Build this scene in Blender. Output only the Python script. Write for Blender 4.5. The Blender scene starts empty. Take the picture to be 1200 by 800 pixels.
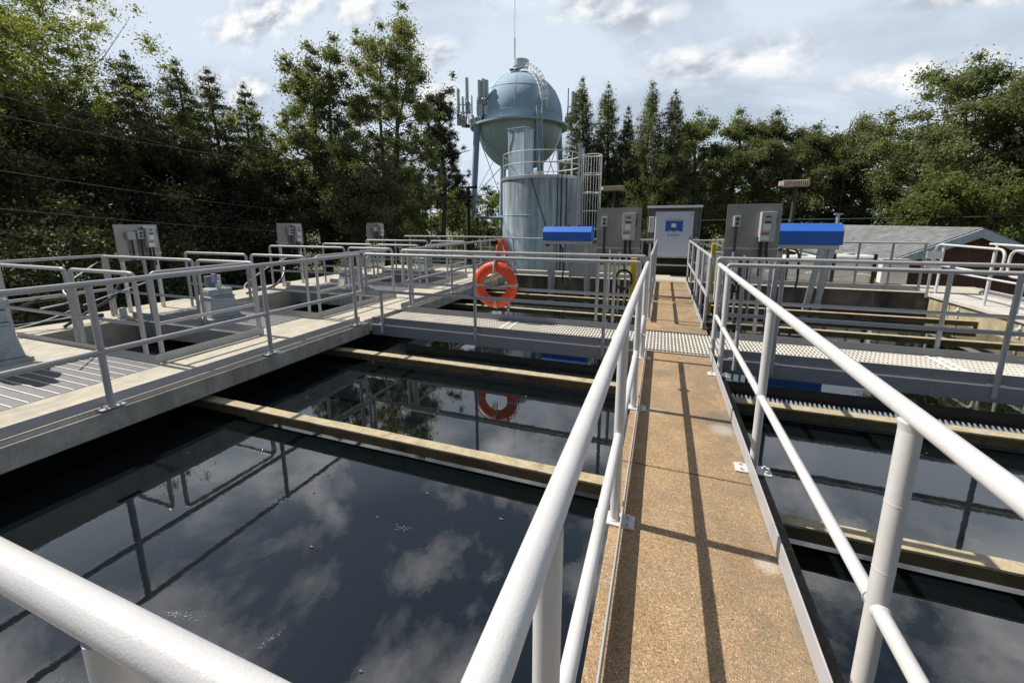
import bpy, bmesh, math, random
import numpy as np
from mathutils import Vector, Matrix
R = math.radians
PI = math.pi
scene = bpy.context.scene
COL = scene.collection

# ------------------------------------------------------------------ camera, sky, sun, exposure
camd = bpy.data.cameras.new('camera')
cam = bpy.data.objects.new('camera', camd)
COL.objects.link(cam)
camd.sensor_fit = 'HORIZONTAL'
camd.sensor_width = 36.0
camd.lens = 36.0 * 482.54 / 1200.0
camd.shift_x = (600 - 595.6) / 1200.0
camd.shift_y = -(400 - 351.97) / 1200.0
camd.clip_start = 0.02
camd.clip_end = 4000
_R = Vector((0.937403, 0.348238, -0.002387)); _U = Vector((-0.062909, 0.176076, 0.982364)); _F = Vector((-0.342517, 0.920721, -0.186962))
m = Matrix((( _R.x, _U.x, -_F.x, 0.0), (_R.y, _U.y, -_F.y, 0.0), (_R.z, _U.z, -_F.z, 1.5193), (0, 0, 0, 1)))
cam.matrix_world = m
scene.camera = cam

SUN_EL = 49.5
SUN_AZ = 0.8            # degrees behind the pure -X direction
world = bpy.data.worlds.new('World')
scene.world = world
world.use_nodes = True
wn, wl = world.node_tree.nodes, world.node_tree.links
wn.clear()
def N(nodes, t, **kw):
    n = nodes.new(t)
    for k, v in kw.items():
        if k == 'inp':
            for kk, vv in v.items(): n.inputs[kk].default_value = vv
        else: setattr(n, k, v)
    return n
wout = N(wn, 'ShaderNodeOutputWorld')
bg = N(wn, 'ShaderNodeBackground', inp={'Strength': 0.055})
sky = N(wn, 'ShaderNodeTexSky', sky_type='NISHITA', sun_disc=False)
sky.sun_elevation = R(SUN_EL); sky.sun_rotation = R(-90 + SUN_AZ)
sky.air_density = 1.0; sky.dust_density = 0.7; sky.ozone_density = 2.5
tc = N(wn, 'ShaderNodeTexCoord')
sep = N(wn, 'ShaderNodeSeparateXYZ'); wl.new(tc.outputs['Generated'], sep.inputs[0])
def mth(op, a, b=None, c=None, clamp=False):
    n = wn.new('ShaderNodeMath'); n.operation = op; n.use_clamp = clamp
    for i, v in enumerate((a, b, c)):
        if v is None: continue
        if isinstance(v, (int, float)): n.inputs[i].default_value = v
        else: wl.new(v, n.inputs[i])
    return n.outputs[0]
zc = mth('MAXIMUM', sep.outputs['Z'], 0.0)
den = mth('ADD', zc, 0.16)
px_ = mth('DIVIDE', sep.outputs['X'], den); py_ = mth('DIVIDE', sep.outputs['Y'], den)
cmb = N(wn, 'ShaderNodeCombineXYZ'); wl.new(px_, cmb.inputs[0]); wl.new(py_, cmb.inputs[1])
def wnoise(scale, detail, rough, dist, off):
    mp = N(wn, 'ShaderNodeMapping'); mp.inputs['Location'].default_value = off
    wl.new(cmb.outputs[0], mp.inputs[0])
    n = N(wn, 'ShaderNodeTexNoise', inp={'Scale': scale, 'Detail': detail, 'Roughness': rough, 'Distortion': dist})
    wl.new(mp.outputs[0], n.inputs['Vector'])
    return n.outputs['Fac']
def wramp(fac, stops):
    r = wn.new('ShaderNodeValToRGB')
    e = r.color_ramp.elements
    e[0].position, e[0].color = stops[0][0], stops[0][1]
    e[1].position, e[1].color = stops[-1][0], stops[-1][1]
    for p, c in stops[1:-1]:
        k = e.new(p); k.color = c
    wl.new(fac, r.inputs[0]); return r.outputs[0]
g1 = lambda v: (v, v, v, 1)
veil_n = wnoise(0.8, 5, 0.6, 0.5, (3.1, 1.7, 0))
veil = wramp(veil_n, [(0.36, g1(0.66)), (0.54, g1(1.0))])
veil_low = wramp(sep.outputs['Z'], [(0.05, g1(1.0)), (0.46, g1(0.92)), (0.58, g1(0.22)), (0.9, g1(0.03))])      # thin high haze, thick towards the horizon
veil_side = wramp(mth('ADD', mth('MULTIPLY', sep.outputs['Y'], 0.5), 0.5), [(0.40, g1(0.06)), (0.62, g1(1.0))])   # the haze lies ahead of the camera, behind it the sky is clear
veil_f = mth('MULTIPLY', mth('MULTIPLY', veil, veil_low), veil_side)
# single cumulus clouds, each at its own place in the sky (x/y, z/y, half width, half height)
CL = [(-1.14, .585, .30, .075), (-.80, .55, .09, .055), (-1.97, .735, .26, .06), (-.575, .41, .09, .055), (.09, .318, .19, .052),
      (-.10, .425, .12, .045), (-.20, .46, .10, .04), (.40, .256, .13, .042), (-1.22, .395, .13, .05), (-1.39, .44, .12, .06), (-.56, .31, .08, .06), (.46, .372, .17, .025)]
yy = mth('MAXIMUM', sep.outputs['Y'], 0.02)
cu_u = mth('DIVIDE', sep.outputs['X'], yy); cu_v = mth('DIVIDE', sep.outputs['Z'], yy)
best = None; low = None
for (a, b, ra, rb) in CL:
    du = mth('MULTIPLY', mth('SUBTRACT', cu_u, a), 1 / ra); dv = mth('MULTIPLY', mth('SUBTRACT', cu_v, b), 1 / rb)
    q = mth('SUBTRACT', 1.0, mth('SQRT', mth('ADD', mth('MULTIPLY', du, du), mth('MULTIPLY', dv, dv))))
    best = q if best is None else mth('MAXIMUM', best, q)
cmb2 = N(wn, 'ShaderNodeCombineXYZ'); wl.new(cu_u, cmb2.inputs[0]); wl.new(mth('MULTIPLY', cu_v, 1.6), cmb2.inputs[1])
def pnoise(scale, off, detail=8):
    mp = N(wn, 'ShaderNodeMapping'); mp.inputs['Location'].default_value = off; wl.new(cmb2.outputs[0], mp.inputs[0])
    n = N(wn, 'ShaderNodeTexNoise', inp={'Scale': scale, 'Detail': detail, 'Roughness': 0.58, 'Distortion': 0.2}); wl.new(mp.outputs[0], n.inputs['Vector']); return n.outputs['Fac']
pn = pnoise(7.0, (0, 0, 0)); pn2 = pnoise(7.0, (-0.03, 0.055, 0))
dens = mth('ADD', best, mth('MULTIPLY', mth('SUBTRACT', pn, 0.47), 2.0))
cu = wramp(dens, [(0.08, g1(0.0)), (0.75, g1(0.95))])
lit = mth('ADD', mth('MULTIPLY', mth('SUBTRACT', pn, pn2), 2.2), 0.5)
cu_in = wramp(lit, [(0.25, (7.4, 8.1, 9.2, 1)), (0.52, (12.4, 13.0, 13.8, 1)), (0.75, (16.0, 15.9, 15.7, 1))])
# broken cloud overhead
hi_n = wnoise(2.3, 9, 0.58, 0.3, (0.35, 4.2, 0))
hi_m = mth('MULTIPLY', wramp(hi_n, [(0.475, g1(0.0)), (0.62, g1(0.95))]), wramp(sep.outputs['Z'], [(0.40, g1(0)), (0.50, g1(1))]))
hi_m = mth('MULTIPLY', hi_m, wramp(mth('ADD', mth('MULTIPLY', sep.outputs['Y'], 0.5), 0.5), [(0.42, g1(0.1)), (0.6, g1(1.0))]))
mx1 = N(wn, 'ShaderNodeMixRGB'); wl.new(veil_f, mx1.inputs[0]); wl.new(sky.outputs[0], mx1.inputs[1]); mx1.inputs[2].default_value = (11.7, 13.1, 14.9, 1)
mx3 = N(wn, 'ShaderNodeMixRGB'); wl.new(hi_m, mx3.inputs[0]); wl.new(mx1.outputs[0], mx3.inputs[1]); mx3.inputs[2].default_value = (26.0, 26.2, 26.4, 1)
mx2 = N(wn, 'ShaderNodeMixRGB'); wl.new(cu, mx2.inputs[0]); wl.new(mx3.outputs[0], mx2.inputs[1]); wl.new(cu_in, mx2.inputs[2])
wl.new(mx2.outputs[0], bg.inputs['Color']); wl.new(bg.outputs[0], wout.inputs[0])

sund = bpy.data.lights.new('sun', 'SUN'); sund.energy = 5.0; sund.angle = R(0.53); sund.color = (1.0, 0.95, 0.87)
sun = bpy.data.objects.new('sun', sund); COL.objects.link(sun)
_sd = Vector((-math.cos(R(SUN_EL)) * math.cos(R(SUN_AZ)), math.cos(R(SUN_EL)) * math.sin(R(SUN_AZ)), math.sin(R(SUN_EL))))
sun.rotation_euler = _sd.to_track_quat('Z', 'Y').to_euler(); sun.location = (-20, 0, 30)

vs = scene.view_settings
vs.view_transform = 'Standard'; vs.look = 'None'; vs.gamma = 1.0; vs.use_curve_mapping = False
vs.exposure = 0.22
scene.cycles.max_bounces = 8
scene.cycles.transparent_max_bounces = 8
scene.cycles.use_denoising = True

# ------------------------------------------------------------------ materials
def new_mat(name):
    mt = bpy.data.materials.new(name); mt.use_nodes = True
    nt = mt.node_tree
    return mt, nt.nodes, nt.links, nt.nodes['Principled BSDF']
def ramp(nodes, links, fac, stops):
    r = nodes.new('ShaderNodeValToRGB'); e = r.color_ramp.elements
    def c4(c): return tuple(c) + (1,) if len(c) == 3 else tuple(c)
    e[0].position, e[0].color = stops[0][0], c4(stops[0][1])
    e[1].position, e[1].color = stops[-1][0], c4(stops[-1][1])
    for p, c in stops[1:-1]:
        k = e.new(p); k.color = c4(c)
    links.new(fac, r.inputs[0]); return r.outputs[0]
def mix(nodes, links, mode, fac, a, b):
    n = nodes.new('ShaderNodeMixRGB'); n.blend_type = mode
    for i, v in enumerate((fac, a, b)):
        if isinstance(v, (int, float)): n.inputs[i].default_value = v
        elif isinstance(v, tuple): n.inputs[i].default_value = v + (1,) if len(v) == 3 else v
        else: links.new(v, n.inputs[i])
    return n.outputs[0]
def noise(nodes, links, scale, detail=4, rough=0.55, dist=0.0, scl=None, coord='Object'):
    t = nodes.new('ShaderNodeTexCoord'); v = t.outputs[coord]
    if scl:
        mp = nodes.new('ShaderNodeMapping'); mp.inputs['Scale'].default_value = scl; links.new(v, mp.inputs[0]); v = mp.outputs[0]
    n = nodes.new('ShaderNodeTexNoise'); n.inputs['Scale'].default_value = scale; n.inputs['Detail'].default_value = detail
    n.inputs['Roughness'].default_value = rough; n.inputs['Distortion'].default_value = dist
    links.new(v, n.inputs['Vector']); return n.outputs['Fac']
def bump(nodes, links, bsdf, h, strength, dist=0.01):
    b = nodes.new('ShaderNodeBump'); b.inputs['Strength'].default_value = strength; b.inputs['Distance'].default_value = dist
    links.new(h, b.inputs['Height']); links.new(b.outputs[0], bsdf.inputs['Normal'])
def simple(name, col, rough=0.5, metal=0.0, var=0.12, scale=6.0, bstr=0.0, bscale=60, spec=0.5, stain=None, stain_amt=0.0):
    mt, n, l, b = new_mat(name)
    f = noise(n, l, scale, 5, 0.6)
    lo = tuple(c * (1 - var) for c in col); hi = tuple(min(1, c * (1 + var)) for c in col)
    c = ramp(n, l, f, [(0.3, lo), (0.7, hi)])
    if stain:
        f2 = noise(n, l, scale * 0.7, 8, 0.7, 0.6)
        msk = ramp(n, l, f2, [(0.52, (0, 0, 0)), (0.68, (stain_amt,) * 3)])
        c = mix(n, l, 'MIX', msk, c, stain)
    l.new(c, b.inputs['Base Color'])
    b.inputs['Roughness'].default_value = rough; b.inputs['Metallic'].default_value = metal
    b.inputs['Specular IOR Level'].default_value = spec
    if bstr: bump(n, l, b, noise(n, l, bscale, 3), bstr, 0.004)
    return mt
def concrete(name, lo, hi, dark, grain=160, bstr=0.5, stain_scale=1.4, stain_pos=(0.5, 0.7), speck=0.0, streak=False, pale=None, patches=(), edge=None):
    mt, n, l, b = new_mat(name)
    f = noise(n, l, stain_scale * 3, 8, 0.65, 0.2)
    c = ramp(n, l, f, [(0.32, lo), (0.68, hi)])
    if speck:                                                              # exposed aggregate: pebbles of many tones
        t = n.new('ShaderNodeTexCoord'); v = n.new('ShaderNodeTexVoronoi'); v.inputs['Scale'].default_value = grain
        l.new(t.outputs['Object'], v.inputs['Vector'])
        sx = n.new('ShaderNodeSeparateXYZ'); l.new(v.outputs['Color'], sx.inputs[0])
        sp = ramp(n, l, sx.outputs[0], [(0.0, (0.42, 0.38, 0.33)), (0.3, (0.78, 0.72, 0.66)), (0.7, (1.05, 1.0, 0.92)), (0.93, (1.25, 1.2, 1.12)), (1.0, (1.9, 1.85, 1.8))])
        c = mix(n, l, 'MULTIPLY', speck, c, sp)
        h = v.outputs['Distance']
    else:
        h = noise(n, l, grain, 4, 0.7)
        c = mix(n, l, 'MULTIPLY', 0.6, c, ramp(n, l, h, [(0.3, (0.72, 0.7, 0.68)), (0.7, (1.2, 1.2, 1.2))]))
    f2 = noise(n, l, stain_scale, 9, 0.72, 0.7, (1, 1, 0.25) if streak else None)
    msk = ramp(n, l, f2, [(stain_pos[0], (0, 0, 0)), (stain_pos[1], (0.85,) * 3)])
    c = mix(n, l, 'MIX', msk, c, dark)
    if pale:
        f3 = noise(n, l, 2.3, 9, 0.75, 0.5)
        c = mix(n, l, 'MIX', ramp(n, l, f3, [(0.66, (0, 0, 0)), (0.76, (0.75,) * 3)]), c, pale)
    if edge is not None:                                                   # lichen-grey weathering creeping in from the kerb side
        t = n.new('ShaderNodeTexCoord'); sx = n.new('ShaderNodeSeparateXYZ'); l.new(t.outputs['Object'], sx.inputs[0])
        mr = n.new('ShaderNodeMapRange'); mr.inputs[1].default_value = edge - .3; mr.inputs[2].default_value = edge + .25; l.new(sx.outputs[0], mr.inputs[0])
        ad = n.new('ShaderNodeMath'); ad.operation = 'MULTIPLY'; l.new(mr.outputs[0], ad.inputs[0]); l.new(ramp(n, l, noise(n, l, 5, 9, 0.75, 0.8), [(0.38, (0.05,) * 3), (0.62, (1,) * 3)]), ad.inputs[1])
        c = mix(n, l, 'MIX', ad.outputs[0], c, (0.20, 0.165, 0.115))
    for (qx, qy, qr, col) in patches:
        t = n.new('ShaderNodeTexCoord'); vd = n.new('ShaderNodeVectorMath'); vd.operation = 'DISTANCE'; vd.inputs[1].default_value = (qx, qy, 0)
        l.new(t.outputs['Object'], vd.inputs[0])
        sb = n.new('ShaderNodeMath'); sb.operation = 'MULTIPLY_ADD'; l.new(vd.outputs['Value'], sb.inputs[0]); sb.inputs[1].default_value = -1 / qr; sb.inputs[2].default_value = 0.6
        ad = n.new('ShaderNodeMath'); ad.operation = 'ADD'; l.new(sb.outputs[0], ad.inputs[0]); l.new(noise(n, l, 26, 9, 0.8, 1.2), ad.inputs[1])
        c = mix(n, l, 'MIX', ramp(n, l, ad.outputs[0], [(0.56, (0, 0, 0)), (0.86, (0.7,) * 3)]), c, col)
    l.new(c, b.inputs['Base Color']); b.inputs['Roughness'].default_value = 0.92
    b.inputs['Specular IOR Level'].default_value = 0.25
    bump(n, l, b, h, bstr, 0.003)
    return mt

M = {}
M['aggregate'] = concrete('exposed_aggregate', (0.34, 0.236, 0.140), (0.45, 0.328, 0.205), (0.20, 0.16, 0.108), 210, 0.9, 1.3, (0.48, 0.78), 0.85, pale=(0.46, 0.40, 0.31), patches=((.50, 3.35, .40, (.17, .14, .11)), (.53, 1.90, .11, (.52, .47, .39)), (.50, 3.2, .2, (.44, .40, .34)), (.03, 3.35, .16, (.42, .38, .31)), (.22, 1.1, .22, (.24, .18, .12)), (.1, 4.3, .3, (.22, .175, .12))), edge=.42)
M['aggregate_moss'] = concrete('mossy_edge', (0.07, 0.06, 0.045), (0.13, 0.11, 0.08), (0.03, 0.028, 0.022), 190, 0.7, 2.5, (0.45, 0.65), 0.6)
M['deck'] = concrete('pale_deck_concrete', (0.42, 0.385, 0.305), (0.55, 0.505, 0.415), (0.27, 0.245, 0.19), 120, 0.6, 2.2, (0.50, 0.76))
M['fascia'] = concrete('weathered_fascia', (0.29, 0.29, 0.26), (0.43, 0.43, 0.39), (0.17, 0.17, 0.145), 90, 0.4, 2.0, (0.46, 0.7), streak=True, pale=(0.45, 0.45, 0.42))
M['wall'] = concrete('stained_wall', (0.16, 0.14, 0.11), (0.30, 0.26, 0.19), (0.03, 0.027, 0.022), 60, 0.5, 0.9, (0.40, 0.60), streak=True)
M['wall_dark'] = concrete('shade_black_wall', (0.035, 0.035, 0.032), (0.07, 0.065, 0.055), (0.015, 0.015, 0.014), 60, 0.5, 0.9, (0.42, 0.6), streak=True)  # near-black colour carries the shade beneath the overhanging slabs
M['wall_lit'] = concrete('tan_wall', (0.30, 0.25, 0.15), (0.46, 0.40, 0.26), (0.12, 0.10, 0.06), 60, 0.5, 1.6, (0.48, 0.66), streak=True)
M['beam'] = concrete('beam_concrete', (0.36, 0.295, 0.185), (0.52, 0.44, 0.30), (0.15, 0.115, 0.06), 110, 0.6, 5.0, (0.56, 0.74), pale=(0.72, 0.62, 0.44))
M['beam_side'] = concrete('beam_brown', (0.10, 0.075, 0.035), (0.17, 0.13, 0.06), (0.035, 0.028, 0.015), 60, 0.6, 3.0, (0.5, 0.7))  # sides browner and darker than the beam tops
M['ground'] = concrete('gravelly_ground', (0.12, 0.12, 0.07), (0.2, 0.18, 0.11), (0.05, 0.07, 0.03), 5, 0.4, 0.2, (0.42, 0.6))
M['white_top'] = simple('pale_coping', (0.52, 0.49, 0.44), 0.8, 0, 0.1, 4, 0.25, 80, stain=(0.45, 0.42, 0.36), stain_amt=0.6)

def paint(name, col, rough, chips):
    mt, n, l, b = new_mat(name)
    f = noise(n, l, 7, 5, 0.6)
    c = ramp(n, l, f, [(0.3, tuple(x * 0.92 for x in col)), (0.7, tuple(min(1, x * 1.05) for x in col))])
    f2 = noise(n, l, 38, 6, 0.7, 0.4)
    c = mix(n, l, 'MIX', ramp(n, l, f2, [(0.70, (0, 0, 0)), (0.76, (chips,) * 3)]), c, (0.22, 0.2, 0.18))
    f3 = noise(n, l, 3.0, 7, 0.7, 0.5)
    c = mix(n, l, 'MIX', ramp(n, l, f3, [(0.58, (0, 0, 0)), (0.72, (0.3,) * 3)]), c, (0.42, 0.39, 0.35))
    l.new(c, b.inputs['Base Color']); b.inputs['Roughness'].default_value = rough
    bump(n, l, b, noise(n, l, 260, 3, 0.55), 0.34, 0.0018)
    return mt
M['rail'] = paint('brushed_white_rail_paint', (0.58, 0.57, 0.56), 0.42, 0.5)
M['rail_grey'] = paint('brushed_grey_rail_paint', (0.37, 0.37, 0.38), 0.40, 0.5)
RM = 'rail'
M['toe'] = paint('toe_board_paint', (0.40, 0.40, 0.41), 0.5, 0.5)
M['channel'] = paint('grey_channel_paint', (0.25, 0.255, 0.27), 0.55, 0.4)
M['grate'] = simple('fibreglass_grating', (0.66, 0.62, 0.54), 0.6, 0, 0.12, 3, 0.2, 90)
M['plank'] = simple('plank_grating', (0.115, 0.112, 0.112), 0.55, 0.3, 0.2, 40, 0.6, 220)
M['bright'] = simple('bright_aluminium_rib', (0.80, 0.80, 0.78), 0.4, 0.2, 0.06, 10)
M['galv'] = simple('galvanised_steel', (0.52, 0.54, 0.56), 0.42, 0.65, 0.15, 14, 0.15, 40)
M['stainless'] = simple('stainless_sheet', (0.30, 0.278, 0.262), 0.38, 0.6, 0.10, 3.0, 0.08, 30)
M['frp'] = simple('grey_enclosure', (0.42, 0.42, 0.41), 0.5, 0, 0.06, 8)
M['frp_light'] = simple('pale_enclosure', (0.46, 0.46, 0.45), 0.45, 0, 0.05, 8)
M['black'] = simple('black_plastic', (0.015, 0.015, 0.016), 0.45, 0, 0.2, 10)
M['dark_bracket'] = simple('dark_bracket', (0.06, 0.06, 0.06), 0.6, 0, 0.2, 10)
M['white'] = simple('white_cabinet_paint', (0.60, 0.65, 0.73), 0.38, 0, 0.04, 3, stain=(0.55, 0.54, 0.52), stain_amt=0.3)  # blue tint in the white stands in for reflected sky
M['label_white'] = simple('white_label', (0.78, 0.78, 0.76), 0.5, 0, 0.03, 10)
M['label_orange'] = simple('orange_label', (0.55, 0.16, 0.03), 0.5, 0, 0.06, 10)
M['label_cream'] = simple('cream_label', (0.62, 0.57, 0.38), 0.5, 0, 0.08, 20)
M['blue'] = simple('blue_hood_paint', (0.035, 0.155, 0.58), 0.5, 0, 0.10, 3, 0.1, 12, spec=0.4, stain=(0.06, 0.16, 0.42), stain_amt=0.5)
M['screen_blue'] = simple('blue_display_panel', (0.02, 0.09, 0.40), 0.3, 0, 0.06, 6)
M['orange'] = simple('orange_buoy', (0.78, 0.085, 0.025), 0.5, 0, 0.10, 8, 0.15, 60, stain=(0.5, 0.06, 0.02), stain_amt=0.5)
M['strap'] = simple('reflective_strap', (0.52, 0.40, 0.34), 0.5, 0, 0.06, 20)
M['rope_y'] = simple('yellow_rope', (0.62, 0.52, 0.14), 0.8, 0, 0.25, 80, 0.6, 200)
M['rope_d'] = simple('dark_rope', (0.05, 0.05, 0.05), 0.8, 0, 0.2, 60)
M['yellow'] = simple('yellow_post_paint', (0.62, 0.45, 0.03), 0.5, 0, 0.1, 6)
M['gear'] = simple('blue_grey_gearbox_paint', (0.30, 0.35, 0.38), 0.45, 0, 0.12, 9, 0.25, 50, stain=(0.20, 0.16, 0.11), stain_amt=0.6)
M['gear_green'] = simple('green_grey_motor_paint', (0.12, 0.15, 0.145), 0.5, 0, 0.15, 9, 0.2, 50)
M['violet'] = simple('violet_tag', (0.22, 0.17, 0.42), 0.5, 0, 0.1, 9)
M['tower'] = simple('pale_blue_tower_paint', (0.36, 0.48, 0.60), 0.78, 0, 0.12, 0.5, 0.1, 4, stain=(0.24, 0.34, 0.44), stain_amt=0.6)
M['tower_pale'] = simple('pale_green_grey_bowl', (0.46, 0.55, 0.56), 0.5, 0, 0.07, 0.4)
M['ladder_pale'] = simple('pale_ladder_paint', (0.70, 0.74, 0.76), 0.5, 0, 0.05, 3)
M['antenna'] = simple('antenna_plastic', (0.55, 0.60, 0.63), 0.5, 0, 0.06, 3)
M['wood'] = simple('dark_pole_wood', (0.05, 0.042, 0.035), 0.85, 0, 0.25, 5, 0.4, 30)
M['lamp'] = simple('tan_lamp_housing', (0.40, 0.34, 0.25), 0.6, 0, 0.1, 10)
M['white_plastic'] = simple('milky_plastic', (0.62, 0.62, 0.58), 0.45, 0, 0.08, 4, stain=(0.42, 0.41, 0.37), stain_amt=0.5)
M['fascia_board'] = simple('pale_fascia_board', (0.56, 0.62, 0.68), 0.6, 0, 0.08, 2, stain=(0.25, 0.26, 0.27), stain_amt=0.7)
M['wire'] = simple('weathered_cable', (0.07, 0.072, 0.075), 0.6, 0, 0.1, 2)
M['conduit'] = simple('white_conduit', (0.62, 0.63, 0.64), 0.5, 0, 0.05, 5)
M['leaf_litter'] = simple('floating_leaf', (0.11, 0.092, 0.055), 0.6, 0, 0.4, 30)
M['bark'] = simple('bark', (0.11, 0.085, 0.065), 0.95, 0, 0.35, 6, 0.7, 12)
M['bark_pale'] = simple('pale_bark', (0.34, 0.31, 0.26), 0.95, 0, 0.25, 6, 0.6, 12)

def brick_mat():
    mt, n, l, b = new_mat('red_brick')
    t = n.new('ShaderNodeTexCoord'); mp = n.new('ShaderNodeMapping'); mp.inputs['Rotation'].default_value = (R(90), 0, 0)
    l.new(t.outputs['Object'], mp.inputs[0])
    br = n.new('ShaderNodeTexBrick'); l.new(mp.outputs[0], br.inputs['Vector'])
    br.inputs['Color1'].default_value = (0.17, 0.055, 0.04, 1); br.inputs['Color2'].default_value = (0.11, 0.04, 0.03, 1)
    br.inputs['Mortar'].default_value = (0.17, 0.13, 0.11, 1); br.inputs['Scale'].default_value = 1.0
    br.inputs['Mortar Size'].default_value = 0.008; br.inputs['Brick Width'].default_value = 0.22; br.inputs['Row Height'].default_value = 0.075
    c = mix(n, l, 'MULTIPLY', 0.6, br.outputs['Color'], ramp(n, l, noise(n, l, 1.5, 6, 0.65), [(0.3, (0.6, 0.6, 0.6)), (0.7, (1.25, 1.2, 1.2))]))
    l.new(c, b.inputs['Base Color']); b.inputs['Roughness'].default_value = 0.9
    bump(n, l, b, br.outputs['Fac'], -0.4, 0.006)
    return mt
M['brick'] = brick_mat()
def shingle_mat():
    mt, n, l, b = new_mat('grey_shingles')
    t = n.new('ShaderNodeTexCoord'); mp = n.new('ShaderNodeMapping'); mp.inputs['Rotation'].default_value = (0, 0, R(90))
    l.new(t.outputs['Object'], mp.inputs[0])
    br = n.new('ShaderNodeTexBrick'); l.new(mp.outputs[0], br.inputs['Vector'])
    br.inputs['Color1'].default_value = (0.21, 0.215, 0.215, 1); br.inputs['Color2'].default_value = (0.14, 0.145, 0.15, 1)
    br.inputs['Mortar'].default_value = (0.08, 0.08, 0.08, 1); br.inputs['Mortar Size'].default_value = 0.008
    br.inputs['Brick Width'].default_value = 0.3; br.inputs['Row Height'].default_value = 0.13; br.inputs['Scale'].default_value = 1.0
    c = mix(n, l, 'MULTIPLY', 0.7, br.outputs['Color'], ramp(n, l, noise(n, l, 0.9, 7, 0.7), [(0.3, (0.75,) * 3), (0.7, (1.25,) * 3)]))
    c = mix(n, l, 'MULTIPLY', 0.4, c, ramp(n, l, noise(n, l, 60, 2), [(0.3, (0.6,) * 3), (0.7, (1.4,) * 3)]))
    l.new(c, b.inputs['Base Color']); b.inputs['Roughness'].default_value = 0.95; b.inputs['Specular IOR Level'].default_value = 0.2
    return mt
M['shingle'] = shingle_mat()
def tank_mat():
    mt, n, l, b = new_mat('streaked_blue_steel')
    base = ramp(n, l, noise(n, l, 1.6, 6, 0.6), [(0.3, (0.42, 0.54, 0.63)), (0.7, (0.58, 0.69, 0.76))])
    st = noise(n, l, 5.0, 7, 0.65, 0.3, (1, 1, 0.06))
    t = n.new('ShaderNodeTexCoord'); sx = n.new('ShaderNodeSeparateXYZ'); l.new(t.outputs['Object'], sx.inputs[0])
    hi = n.new('ShaderNodeMapRange'); hi.inputs[1].default_value = -1.0; hi.inputs[2].default_value = 5.2; l.new(sx.outputs[2], hi.inputs[0])
    k = n.new('ShaderNodeMath'); k.operation = 'ADD'; l.new(st, k.inputs[0])
    k2 = n.new('ShaderNodeMath'); k2.operation = 'MULTIPLY'; k2.inputs[1].default_value = 0.28; l.new(hi.outputs[0], k2.inputs[0]); l.new(k2.outputs[0], k.inputs[1])
    grime = ramp(n, l, k.outputs[0], [(0.60, (0, 0, 0)), (0.86, (0.75,) * 3)])          # run-off grime streaking down from the rim
    c = mix(n, l, 'MIX', grime, base, (0.13, 0.145, 0.15))
    w = noise(n, l, 7.0, 7, 0.7, 0.3, (1, 1, 0.05))
    c = mix(n, l, 'MIX', ramp(n, l, w, [(0.60, (0, 0, 0)), (0.72, (0.55,) * 3)]), c, (0.62, 0.66, 0.68))
    l.new(c, b.inputs['Base Color']); b.inputs['Roughness'].default_value = 0.55
    return mt
M['tank'] = tank_mat()
def water_mat():
    mt, n, l, b = new_mat('dark_basin_water')
    c = ramp(n, l, noise(n, l, 0.8, 6, 0.6), [(0.3, (0.0025, 0.0045, 0.0055)), (0.7, (0.004, 0.0065, 0.0075))])
    l.new(c, b.inputs['Base Color']); b.inputs['Roughness'].default_value = 0.012
    b.inputs['IOR'].default_value = 1.6; b.inputs['Specular IOR Level'].default_value = 0.95
    h = mix(n, l, 'ADD', 0.5, noise(n, l, 9, 3, 0.5), noise(n, l, 30, 2, 0.5))
    bump(n, l, b, h, 0.018, 0.01)
    return mt
M['water'] = water_mat()
def foam_mat():
    mt, n, l, b = new_mat('foam_bubbles')
    b.inputs['Base Color'].default_value = (0.30, 0.33, 0.34, 1); b.inputs['Roughness'].default_value = 0.06
    b.inputs['Transmission Weight'].default_value = 0.6
    return mt
M['foam'] = foam_mat()
def leaf_mat(name, a, bcol, trans=0.35):
    mt, n, l, b = new_mat(name)
    g = n.new('ShaderNodeNewGeometry'); oi = n.new('ShaderNodeObjectInfo')
    c = ramp(n, l, g.outputs['Random Per Island'], [(0.0, a), (0.6, bcol), (1.0, tuple(min(1, x * 1.35) for x in bcol))])
    hv = n.new('ShaderNodeHueSaturation'); l.new(c, hv.inputs['Color'])
    mr = n.new('ShaderNodeMapRange'); mr.inputs[3].default_value = 0.8; mr.inputs[4].default_value = 1.2
    l.new(oi.outputs['Random'], mr.inputs[0]); l.new(mr.outputs[0], hv.inputs['Value'])
    l.new(hv.outputs[0], b.inputs['Base Color']); b.inputs['Roughness'].default_value = 0.6; b.inputs['Specular IOR Level'].default_value = 0.3
    tr = n.new('ShaderNodeBsdfTranslucent'); 
    tc2 = mix(n, l, 'MULTIPLY', 1.0, hv.outputs[0], (1.5, 1.6, 0.6)); l.new(tc2, tr.inputs[0])
    ms = n.new('ShaderNodeMixShader'); ms.inputs[0].default_value = trans
    l.new(b.outputs[0], ms.inputs[1]); l.new(tr.outputs[0], ms.inputs[2])
    l.new(ms.outputs[0], n['Material Output'].inputs[0])
    return mt
M['leaf_oak'] = leaf_mat('oak_leaves', (0.085, 0.095, 0.052), (0.155, 0.165, 0.096), 0.42)
M['leaf_oak_light'] = leaf_mat('sunny_oak_leaves', (0.085, 0.098, 0.048), (0.155, 0.17, 0.092), 0.42)
M['leaf_pale'] = leaf_mat('pale_yellow_green_leaves', (0.10, 0.115, 0.04), (0.19, 0.20, 0.085), 0.45)
M['leaf_cedar'] = leaf_mat('cedar_foliage', (0.048, 0.058, 0.032), (0.105, 0.116, 0.066), 0.35)
M['leaf_cypress'] = leaf_mat('cypress_foliage', (0.064, 0.076, 0.037), (0.132, 0.145, 0.075), 0.4)
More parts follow.
